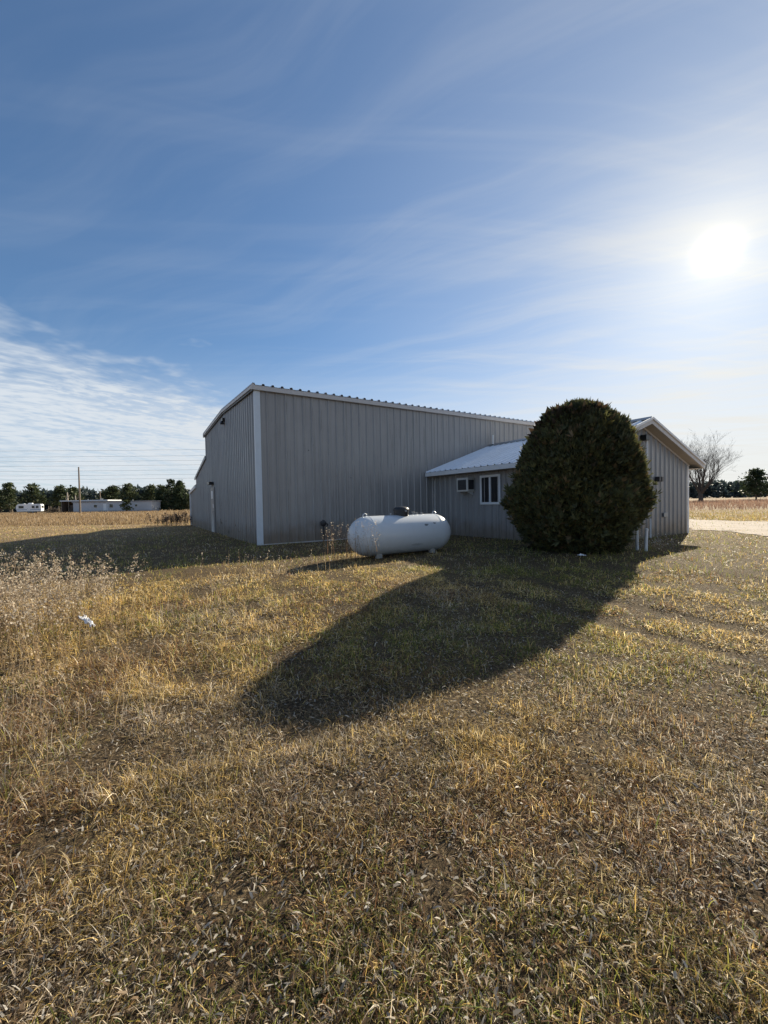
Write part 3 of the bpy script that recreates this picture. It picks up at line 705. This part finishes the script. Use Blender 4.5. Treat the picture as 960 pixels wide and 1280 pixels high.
trunk.build('trunk', GREYBARK, BT); limbs.build('limbs', GREYBARK, BT); twigs.build('twigs', GREYBARK, BT)

# ------------------------------------------------------------------ far homestead on the left
MHW = plain('mobile_home_siding', (.50, .50, .52), .6, var=.08, scale=1.)
MH = thing('mobile_home', 'long pale grey mobile home with a flat roof at the far field edge', 'mobile home', (-76.2, 112, 0), R(-1.5))
MB().box(-9.5, 12.5, 0, 4.2, .0, 2.75).build('wall', MHW, MH)
MB().box(-9.7, 12.7, -.25, 4.45, 2.76, 2.98).build('roof', plain('grey_roof', (.28, .28, .29), .7), MH)
MB().box(-9.5, 12.5, -.03, -.004, .0, .45).build('skirting', plain('skirting', (.36, .35, .36), .7), MH)
for (wx, ww, wz0, wz1) in ((-3.2, .9, 1.3, 2.1), (1.2, 1.0, 1.2, 2.15), (4.4, 1.5, 1.3, 2.1), (8.2, .7, 1.4, 2.0)):
    w_ = MB().box(wx-ww/2-.07, wx+ww/2+.07, -.05, -.004, wz0-.07, wz1+.07).build('window', WHITE, MH)
    MB().box(wx-ww/2, wx+ww/2, -.065, -.052, wz0, wz1).build('pane', GLASS, w_)
dd = MB().box(-1.0, -.1, -.05, -.004, .45, 2.3).build('door', WHITE, MH)
MB().box(.05, .2, -.1, -.004, 0, 2.75).build('downspout', WHITE, MH)
for (vx, vh) in ((-6.8, .7), (-3.1, 1.0), (-2.6, .8), (6.0, .35)): MB().tube([(vx, 2, 2.9), (vx, 2, 3.0+vh)], .11, 8).build('roof_vent', GREYM, MH)
SH = thing('open_shed', 'dark open shed under a pale flat roof at the left end of the mobile home', 'shed', (-88.0, 113.5, 0), R(-1.5))
MB().box(-2.0, 11.6, -.5, 5.2, 3.12, 3.42).build('roof', plain('pale_roof', (.66, .67, .68), .6), SH)
MB().box(-1.8, 2.1, 4.6, 4.8, 0, 3.1).build('back_wall', WOOD, SH); MB().box(-1.9, -1.7, 0, 4.8, 0, 3.1).build('side_wall', plain('brown_board', (.12, .09, .075), .8), SH)
for q in (-1.7, .3, 2.0): MB().box(q-.07, q+.07, -.3, -.16, -.1, 3.11).build('post', WOOD, SH)
MB().box(-1.2, 1.4, 1.5, 4.0, 0, 1.5).box(-.6, .5, 1.2, 3.2, 1.5, 2.1).build('stored_crates', plain('brown_board', (.12, .09, .075), .8), SH)

CP = thing('camper_trailer', 'white camper trailer parked by the trees at the left edge', 'trailer', (-97.2, 112, 0), R(24))
CW = plain('camper_white', (.78, .79, .80), .4, var=.05)
prof2 = [(-2.6, .55), (2.5, .55), (2.6, .8), (2.6, 2.35), (2.4, 2.55), (-2.3, 2.6), (-2.75, 2.2), (-2.85, 1.5), (-2.75, .9)]
MB().prism(prof2, -1.15, 1.15, 'y').build('body', CW, CP, bevel=.05)
MB().box(-2.72, 2.62, -1.165, -1.152, .95, 1.12).build('stripe', plain('camper_stripe', (.25, .32, .42), .5), CP)
for (wx, ww) in ((-1.7, 1.0), (.9, .55), (1.75, .5)):
    w_ = MB().box(wx-ww/2-.05, wx+ww/2+.05, -1.18, -1.151, 1.4, 2.12).build('window', GREYM, CP); MB().box(wx-ww/2, wx+ww/2, -1.19, -1.181, 1.45, 2.07).build('pane', GLASS, w_)
d_ = MB().box(-.45, .25, -1.18, -1.151, .62, 2.25).build('door', CW, CP); MB().box(-.38, -.32, -1.2, -1.181, 1.3, 1.42).build('door_handle', DARK, d_)
w_ = MB().box(2.601, 2.63, -.8, .8, 1.45, 2.1).build('window', GREYM, CP); MB().box(2.631, 2.64, -.72, .72, 1.5, 2.05).build('pane', GLASS, w_)
w_ = MB().box(-2.9, -2.80, -.75, .75, 1.5, 2.05).build('window', GREYM, CP); MB().box(-2.91, -2.901, -.68, .68, 1.55, 2.0).build('pane', GLASS, w_)
MB().box(-.4, .5, -.4, .4, 2.56, 2.86).build('roof_air_conditioner', CW, CP, bevel=.05)
MB().box(-1.6, -1.2, -.2, .2, 2.58, 2.72).build('roof_vent', CW, CP)
for wx in (-.1, .75):
    for sy in (-1, 1):
        w_ = MB().lathe([(.16, -.1), (.33, -.1), (.35, -.06), (.35, .06), (.33, .1), (.16, .1)], 18, 'y', (wx, sy*1.0, .35)).build('wheel', RUBBER, CP, smooth=True)
        MB().lathe([(.15, -.09), (.15, .09)], 12, 'y', (wx, sy*1.03, .35)).build('rim', GREYM, w_)
MB().tube([(-2.6, .5, .5), (-3.7, 0, .48)], .05, 6).tube([(-2.6, -.5, .5), (-3.7, 0, .48)], .05, 6).tube([(-3.4, 0, .5), (-3.4, 0, 0)], .04, 6).build('tow_hitch', DARK, CP)

def pole(label, x_, y_, h_, arms, lean=0., group='utility poles by the far homestead'):
    T = thing('utility_pole', label, 'utility pole', (x_, y_, 0), 0, group)
    MB().tube([(0, 0, -.6), (lean*h_*.5, 0, h_*.5), (lean*h_, 0, h_)], [.19, .16, .12], 8).build('post', WOOD, T)
    for (az, aw) in arms:
        ar = MB().box(lean*az-aw, lean*az+aw, -.22, -.10, az-.08, az+.08).build('crossarm', WOOD, T)
        for q in (-.9, -.45, .45, .9): MB().lathe([(.05, 0), (.08, .05), (.05, .2)], 8, origin=(lean*az+q*aw, -.16, az+.08)).build('insulator', GREYM, ar)
    return T
pole('tall bare wooden pole in front of the mobile home', -65.7, 88, 10.1, [])
pole('wooden power pole with a wide crossarm rising behind the mobile home', -96, 150, 9.6, [(9.1, 2.9)])
pole('thin pole poking above the pines behind the camper', -146.2, 160, 11.8, [(11.4, .9)])
pole('small pole above the middle of the mobile home roof', -90.5, 130, 6.6, [])
pole('tall line pole carrying the high wires far left', -205, 108, 19.5, [(19.0, 3.0), (16.5, 3.0), (13.8, 3.0)])
pole('tall line pole carrying the high wires hidden past the metal building', 70, 106, 17.0, [(16.5, 3.0), (14.0, 3.0), (11.3, 3.0)])
wl = ['topmost', 'second from top', 'third from top', 'fourth from top', 'fifth from top', 'sixth from top', 'lowest']
for i, (za, zb) in enumerate(((19.1, 16.7), (17.6, 15.2), (16.4, 14.1), (14.9, 12.7), (13.6, 11.5), (12.4, 10.4), (11.1, 9.3))):
    pts = [(-205+275*f, 110+(i % 3)*1.1, za+(zb-za)*f-4*1.35*f*(1-f)) for f in np.linspace(0, 1, 25)]
    tag(MB().tube(pts, .026, 4, False).build('power_line', DARK), f'{wl[i]} of the thin power lines crossing the sky at left', 'wire', 'power lines at left')
pts = [(-160+95*f, 98-10*f, 9.3+.6*f-1.2*4*f*(1-f)) for f in np.linspace(0, 1, 15)]
for i, (x_, y_, h_, r_) in enumerate(((-99.5, 128, 6.2, .32), (-97.0, 128, 5.2, .26))):
    T = thing('dead_trunk', ('taller pale' if i == 0 else 'shorter pale')+' dead tree trunk between the camper and the shed', 'tree', (x_, y_, 0), 0, 'dead trunks by the shed')
    MB().tube([(0, 0, -.3), (.1, 0, h_*.5), (.0, .1, h_)], [r_, r_*.85, r_*.5], 8).build('trunk', plain('dead_wood', (.36, .32, .27), .9, var=.2), T)
    MB().tube([(.05, 0, h_*.7), (.9, .2, h_*.9)], [.09, .03], 6).tube([(.05, 0, h_*.55), (-.7, .2, h_*.72)], [.08, .03], 6).build('branch_stub', plain('dead_wood', (.36, .32, .27), .9), T)
BP = thing('brush_pile', 'low brown pile of branches and boards between camper and shed', 'brush pile', (-94.5, 118, 0))
mb = MB()
for i in range(90):
    a = random.uniform(0, 6.28); x0, y0 = random.gauss(0, 1.6), random.gauss(0, .9); L = random.uniform(.6, 1.6); zz = max(.1, 1.4*math.exp(-(x0/2)**2)*random.random())
    mb.tube([(x0-L*math.cos(a), y0-L*math.sin(a), max(0, zz-.2)), (x0+L*math.cos(a), y0+L*math.sin(a), zz+random.uniform(-.1, .5))], [.06, .03], 4)
mb.build('branches', BARK, BP)
mb = MB()
for q in (-1.8, -1.2, 1.1): mb.box(q, q+.12, -1.2, -1.1, 0, 1.9)
mb.build('upright_boards', WOOD, BP)

# ------------------------------------------------------------------ white posts and litter
for i, (x_, y_, h_, ln, lab) in enumerate(((6.02, 9.36, .50, .02, 'right white pipe post beside the round evergreen'), (5.93, 9.52, .52, -.015, 'left white pipe post tucked against the round evergreen'))):
    T = thing('pipe_post', lab, 'post', (x_, y_, float(gz(x_, y_))), 0, 'white pipe posts beside the evergreen')
    MB().tube([(0, 0, -.15), (ln, 0, h_-.02)], .035, 12).build('pipe', WHITE, T, smooth=True)
    MB().lathe([(.04, 0), (.041, .04), (.02, .055), (.001, .056)], 12, origin=(ln, 0, h_-.03)).build('cap', WHITE, T)
def crumpled(name, label, cat, loc, sx, sy, h, mat, seed, res=14):
    rs = np.random.default_rng(seed); g = np.linspace(-1, 1, res); A, B = np.meshgrid(g, g, indexing='ij')
    zz = h*(np.abs(fbm(A*2.2+seed, B*2.2, seed, 3)-.5)*3.2+.25*(1-A*A)*(1-B*B))
    xx = sx*(A+rs.normal(0, .05, A.shape)+.25*(fbm(A*2, B*2, seed+3)-.5)); yy = sy*(B+rs.normal(0, .05, A.shape)+.5*(fbm(A*1.3, B*1.3, seed+5)-.5))
    idx = np.arange(res*res).reshape(res, res); F = np.stack([idx[:-1, :-1], idx[1:, :-1], idx[1:, 1:], idx[:-1, 1:]], -1).reshape(-1, 4)
    o = add(name, mesh_np(name, np.stack([xx, yy, zz], -1).reshape(-1, 3), F), mat, None, loc, (0, 0, seed))
    sm_ = o.modifiers.new('thickness', 'SOLIDIFY'); sm_.thickness = .002
    return tag(o, label, cat)
SCRAP = plain('white_plastic', (.80, .80, .82), .5, var=.05)
o_ = crumpled('plastic_scrap', 'crumpled white plastic scrap caught in the dry weeds at left', 'litter', (-3.26, 4.40, .05), .12, .035, .05, SCRAP, 3); o_.rotation_euler = (-.1, .3, -.5)
crumpled('paper_scrap', 'small pale scrap lying in the shade before the evergreen', 'litter', (4.0, 8.25, float(gz(4.0, 8.25))+.05), .075, .035, .03, SCRAP, 6)

# ------------------------------------------------------------------ grass
def blades(x, y, L, width, a0, kap, phi, col, seg, tw=.5, z0=None, tipc=1.15):
    """curved tapering blades: root (x,y), length, start lean a0, total bend kap, heading phi"""
    n = len(x); z = gz(x, y) if z0 is None else z0
    px_, py_, pz_ = x.copy(), y.copy(), z-.004
    VV = np.empty((n, 2*seg+1, 3), np.float32); CC = np.empty((n, 2*seg+1, 3), np.float32)
    roll = rng.normal(0, tw, n)
    cph, sph = np.cos(phi), np.sin(phi)
    for i in range(seg+1):
        f = i/seg; al = a0+kap*f
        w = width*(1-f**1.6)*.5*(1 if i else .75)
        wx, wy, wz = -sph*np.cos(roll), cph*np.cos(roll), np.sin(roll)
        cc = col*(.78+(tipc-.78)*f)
        if i < seg:
            VV[:, 2*i] = np.stack([px_-wx*w, py_-wy*w, pz_-wz*w], 1); VV[:, 2*i+1] = np.stack([px_+wx*w, py_+wy*w, pz_+wz*w], 1)
            CC[:, 2*i] = cc; CC[:, 2*i+1] = cc
            st = L/seg; px_ = px_+np.sin(al)*cph*st; py_ = py_+np.sin(al)*sph*st
            pz_ = np.maximum(pz_+np.cos(al)*st, z+.004)
        else: VV[:, 2*seg] = np.stack([px_, py_, pz_], 1); CC[:, 2*seg] = cc
    tri = []
    for i in range(seg-1): tri += [(2*i, 2*i+1, 2*i+3), (2*i, 2*i+3, 2*i+2)]
    tri.append((2*seg-2, 2*seg-1, 2*seg)); tri = np.array(tri)
    FF = (np.arange(n)[:, None, None]*(2*seg+1)+tri[None]).reshape(-1, 3)
    return VV.reshape(-1, 3), FF, CC.reshape(-1, 3)
def wedge(n, r0, r1, power):
    """points in the view wedge, density ~ r**-power"""
    e = 2-power; r = (r0**e+rng.random(n)*(r1**e-r0**e))**(1/e); a = rng.uniform(R(-52), R(52), n)
    return r*np.sin(a), r*np.cos(a)-.35
TAN = np.array([(.67, .490, .185), (.60, .415, .14), (.79, .64, .36), (.53, .36, .115)])
RED = np.array([(.27, .145, .07), (.33, .19, .085), (.20, .11, .06)])
GRN = np.array([(.19, .21, .04), (.27, .27, .055), (.36, .33, .07), (.13, .17, .04)])
GRY = np.array([(.54, .45, .33), (.38, .30, .22), (.72, .63, .50), (.44, .33, .21)])
DRK = np.array([(.085, .06, .035), (.12, .085, .05)])
def lawn(n, r0, r1, power, seg, wmul, lmul, strip=False):
    if strip:                                                          # ground just outside the view, to either side
        x = rng.uniform(-5, 5, n); y = rng.uniform(-.6, 3.6, n); k_ = np.abs(x) > (np.maximum(y, -.35)+.35)*math.tan(R(52))-.05; x, y = x[k_], y[k_]; n = len(x)
    else: x, y = wedge(n, r0, r1, power)
    r = np.hypot(x, y)
    keep = (strip | (y > .45)) & ~in_building(x, y, -.02) & (~in_drive(x, y) | (rng.random(n) < .55*sstep(.5, .68, fbm(x*.8+y*.5, y*.25, 19, 2))+.05)); rt_ = rut(x, y); keep &= rng.random(n) > rt_*.8
    # worn, thin patches show dark thatch between the tufts
    tuft = fbm(x*3.3, y*3.3, 21, 3); keep &= rng.random(n) < np.clip(.10+2.3*(tuft-.28), .06, 1)
    x, y, r, rt_, tuft = x[keep], y[keep], r[keep], rt_[keep], tuft[keep]; n = len(x)
    p1 = fbm(x*.55, y*.55, 1, 3); p2 = fbm(x*1.3, y*1.3, 5, 3); p3 = fbm(x*.8+3, y*.8, 8, 2)
    tall = sstep(-.6, -2.6, x)*sstep(7.6, 5.6, y)*(.5+p2)              # rough growth at the left
    near = sstep(3.0, 1.5, y); mid = sstep(2.6, 4.5, y)
    green = np.clip(.14+1.6*(p1-.5)+.26*sstep(.3, 2.5, x)*sstep(1.8, 3.6, y)+.30*sstep(7.5, 9.5, y)*sstep(30, 14, y)-.10*tall-.28*sstep(-.3, -1.8, x)*sstep(7.5, 5.5, y)+.05*sstep(-.5, .5, x), .02, .75)
    red = np.clip(.12+1.5*(p2-.5)+.08*near-.07*mid, .02, .5); gry = np.clip(.14+1.4*(p3-.5)+.30*sstep(-.2, -1.2, x)*sstep(3.5, 2.2, y)+.5*rt_+.26*near+.12*sstep(-1, -2.5, x)-.12*mid, .03, .8); drk = .12+.14*near-.07*mid
    tn = np.clip(1-green-red-gry-drk, .22, 1); tot = green+red+gry+drk+tn
    q = rng.random(n)*tot; col = TAN[rng.integers(0, 4, n)].copy()
    lim = tn
    for pal_, wgt in ((GRN, green), (RED, red), (GRY, gry), (DRK, drk)):
        s_ = (q > lim) & (q <= lim+wgt); col[s_] = pal_[rng.integers(0, len(pal_), int(s_.sum()))]; lim = lim+wgt
    isg = col[:, 1] >= col[:, 0]*.9
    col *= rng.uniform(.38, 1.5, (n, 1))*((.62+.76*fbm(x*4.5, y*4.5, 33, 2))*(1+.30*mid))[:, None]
    flat = rng.random(n) < .48+.25*rt_+.12*near
    a0 = np.where(flat, rng.uniform(1.15, 1.6, n), np.abs(rng.normal(.45, .35, n))); kap = np.where(flat, rng.normal(.1, .5, n), np.abs(rng.normal(1.35, .8, n)))
    a0 = np.where(isg & ~flat, a0*.7, a0)
    L = rng.gamma(6, 1/6., n)*.057*(.6+.9*tuft)*lmul*(1-.55*rt_)*(1-.2*near)*(1+1.1*tall*(rng.random(n) < .6))
    L = np.where(flat, L*.95, L); wd = rng.uniform(.0019, .0050, n)*wmul(r)
    phi = rng.uniform(0, 2*math.pi, n)
    return blades(x, y, L, wd, a0, kap, phi, col, seg)
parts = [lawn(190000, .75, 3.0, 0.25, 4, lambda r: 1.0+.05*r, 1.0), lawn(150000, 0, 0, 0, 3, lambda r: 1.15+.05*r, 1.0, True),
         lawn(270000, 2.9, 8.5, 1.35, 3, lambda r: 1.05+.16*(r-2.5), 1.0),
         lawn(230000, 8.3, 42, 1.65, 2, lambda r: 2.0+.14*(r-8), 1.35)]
# leaf scraps and crumbled thatch lying flat
x, y = wedge(26000, .75, 7, 1.0); kp = (y > .45); x, y = x[kp], y[kp]; n_ = len(x)
parts.append(blades(x, y, rng.uniform(.012, .04, n_), rng.uniform(.006, .014, n_), rng.uniform(.8, 1.9, n_), rng.normal(.6, .8, n_), rng.uniform(0, 6.28, n_), pick([(.42, .37, .30), (.28, .19, .11), (.16, .10, .06), (.52, .48, .42)], n_), 2, .8, gz(x, y)+rng.uniform(.004, .035, n_)))
VV, FF, CC = [], [], []; off = 0
for v_, f_, c_ in parts: VV.append(v_); FF.append(f_+off); CC.append(c_); off += len(v_)
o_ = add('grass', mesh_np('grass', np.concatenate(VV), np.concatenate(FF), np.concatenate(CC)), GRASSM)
tag(o_, 'dry tan and olive lawn grass covering the foreground', 'grass', kind='stuff')

# tall dry field grass far left and right
def field(n, x0, x1, y0, y1, pal_, hh):
    x = rng.uniform(x0, x1, n); y = y0+(y1-y0)*rng.random(n)**1.3
    k_ = ~in_building(x, y, .3) & ~in_drive(x, y) & (rng.random(n) < .2+1.2*fbm(x*.12, y*.12, 12)); x, y = x[k_], y[k_]; n = len(x)
    return blades(x, y, hh*rng.gamma(8, 1/8., n)*(.6+.7*fbm(x*.1, y*.1, 14)), rng.uniform(.02, .05, n)*(1+y/90), np.abs(rng.normal(.12, .15, n)), np.abs(rng.normal(.6, .4, n)), rng.uniform(0, 6.28, n), pick(pal_, n)*(.75+.5*fbm(x*.15, y*.15, 3))[:, None], 2)
P_L = [(.34, .24, .125), (.29, .195, .10), (.39, .29, .165), (.25, .165, .10)]; P_R = [(.27, .165, .12), (.22, .135, .10), (.33, .22, .155)]; P_S = [(.40, .30, .135), (.34, .27, .10), (.46, .35, .18)]
parts = [field(52000, -130, -14, 46, 112, P_L, .30), field(26000, -70, -14, 30, 46, P_L, .22), field(42000, 20, 130, 38, 112, P_R, .46), field(16000, 14, 60, 21, 38, P_S, .13)]
VV, FF, CC = [], [], []; off = 0
for v_, f_, c_ in parts: VV.append(v_); FF.append(f_+off); CC.append(c_); off += len(v_)
o_ = add('field_grass', mesh_np('field_grass', np.concatenate(VV), np.concatenate(FF), np.concatenate(CC)), GRASSM)
tag(o_, 'tall reddish dry grass across the far fields', 'grass', kind='stuff')

# seed-headed weeds
def weeds(pts, hmin, hmax, head_col, stem_col, heads=26, branchy=.5, sw=.006, hs=1.):
    VV, FF, CC = [], [], []; off = 0; n = len(pts); x, y = pts[:, 0].copy(), pts[:, 1].copy()
    h = rng.uniform(hmin, hmax, n); phi = rng.uniform(0, 6.28, n); a0 = np.abs(rng.normal(.08, .07, n)); kap = np.abs(rng.normal(.28, .16, n))
    v_, f_, c_ = blades(x, y, h, np.full(n, sw), a0, kap, phi, pick(stem_col, n), 4, .3); VV.append(v_); FF.append(f_+off); CC.append(c_); off += len(v_)
    v9 = v_.reshape(n, 9, 3); tip = v9[:, 8]; m3 = (v9[:, 6]+v9[:, 7])/2; m2 = (v9[:, 4]+v9[:, 5])/2
    ci = np.repeat(np.arange(n), heads); f = rng.random(len(ci)); f = f**.7
    base_ = np.where((f > .5)[:, None], m3[ci]+(tip[ci]-m3[ci])*((f-.5)*2)[:, None], m2[ci]+(m3[ci]-m2[ci])*(f*2)[:, None])
    sp = (h[ci]*.045*(1.25-f)*branchy*2)[:, None]
    cen = base_+rng.normal(0, 1, (len(ci), 3))*sp*np.array([1, 1, .7])
    v_, f_, c_ = sprigs(cen, rng.normal(0, 1, (len(ci), 3))+np.array([0, 0, .6]), rng.uniform(.012, .030, len(ci))*hs, pick(head_col, len(ci)), .55, 2, .8, .4)
    FF = [np.concatenate([f_+off, ]), FF[0]]
    return VV[0], FF[1], CC[0], v_, FF[0], c_
def weed_mesh(name, pts, *a, **k):
    v1, f1, c1, v2, f2, c2 = weeds(pts, *a, **k)
    f2t = np.concatenate([f2[:, [0, 1, 2]], f2[:, [0, 2, 3]]])
    return mesh_np(name, np.concatenate([v1, v2]), np.concatenate([f1, f2t]), np.concatenate([c1, c2]))
HEADS = [(.50, .42, .31), (.40, .32, .23), (.60, .53, .43), (.33, .25, .17)]; STEMS = [(.36, .26, .15), (.28, .19, .11), (.42, .32, .2)]
n_ = 720; wx = rng.uniform(-6.4, -3.2, n_); wy = rng.uniform(3.8, 5.7, n_)+(wx+4.6)*-.15; ok = rng.random(n_) < sstep(-3.0, -4.2, wx)+.2
o_ = add('dry_weeds', weed_mesh('dry_weeds', np.stack([wx[ok], wy[ok]], 1), .42, .92, HEADS, STEMS, 30, .6), GRASSM)
tag(o_, 'stand of tall dry weeds with pale seed heads at the left edge', 'weeds', kind='stuff')
n_ = 800; wx = rng.uniform(-5.6, -1.5, n_); wy = rng.uniform(1.5, 5.2, n_); ok = (wx < -1.2-.35*wy+rng.normal(0, .35, n_)) & (wx > -1.25*wy-.6)
o_ = add('short_weeds', weed_mesh('short_weeds', np.stack([wx[ok], wy[ok]], 1), .16, .42, STEMS, STEMS, 9, .5), GRASSM)
tag(o_, 'shorter brown weeds mixed into the rough grass at left', 'weeds', kind='stuff')
ct_ = [(-.98, 9.15, 1.0), (-.72, 9.05, .9), (-.5, 9.0, .8), (-.86, 9.4, 1.05), (-.3, 8.95, .65), (-1.15, 9.3, .7)]
T = thing('weed_clump', 'clump of tall dry weeds against the left end of the propane tank', 'plant', (-.75, 9.15, 0))
pts = np.concatenate([np.stack([rng.normal(cx_, .12, 13), rng.normal(cy_, .10, 13)], 1) for cx_, cy_, _ in ct_])
me = weed_mesh('stalks', pts, .35, .95, HEADS, [(.27, .15, .08), (.33, .21, .11), (.22, .12, .07)], 10, .5, .007, 1.0)
o_ = add('stalks', me, GRASSM, T, (.75, -9.15, 0)); o_['kind'] = 'stuff'
T = thing('weed_clump', 'dark leafless weedy brush at the back left corner of the metal building', 'plant', (-13.2, 27.2, 0))
n_ = 110; pts = np.stack([rng.normal(-14.0, .8, n_), rng.normal(27.2, .6, n_)], 1)
o_ = add('stalks', weed_mesh('stalks', pts, .35, .95, [(.09, .068, .05), (.13, .095, .07)], [(.085, .062, .045), (.11, .08, .056)], 22, 1.0, .022, 3.2), GRASSM, T, (13.2, -27.2, 0)); o_['kind'] = 'stuff'
n_ = 46; wx = rng.uniform(-3.6, -.9, n_); wy = rng.uniform(6.9, 8.6, n_)
o_ = add('scattered_stalks', weed_mesh('scattered_stalks', np.stack([wx, wy], 1), .2, .42, HEADS, STEMS, 5, .3), GRASSM)
tag(o_, 'thin scattered seed stalks along the shadow edge before the metal building', 'weeds', kind='stuff')
n_ = 60; pts = np.stack([rng.normal(6.35, .28, n_), rng.normal(9.55, .35, n_)], 1)
T = thing('weed_clump', 'ragged pale weeds at the foot of the gable wall beside the white posts', 'plant', (6.35, 9.6, 0))
o_ = add('stalks', weed_mesh('stalks', pts, .12, .5, [(.62, .60, .56), (.5, .45, .38)], STEMS, 5, .5), GRASSM, T, (-6.35, -9.6, 0)); o_['kind'] = 'stuff'
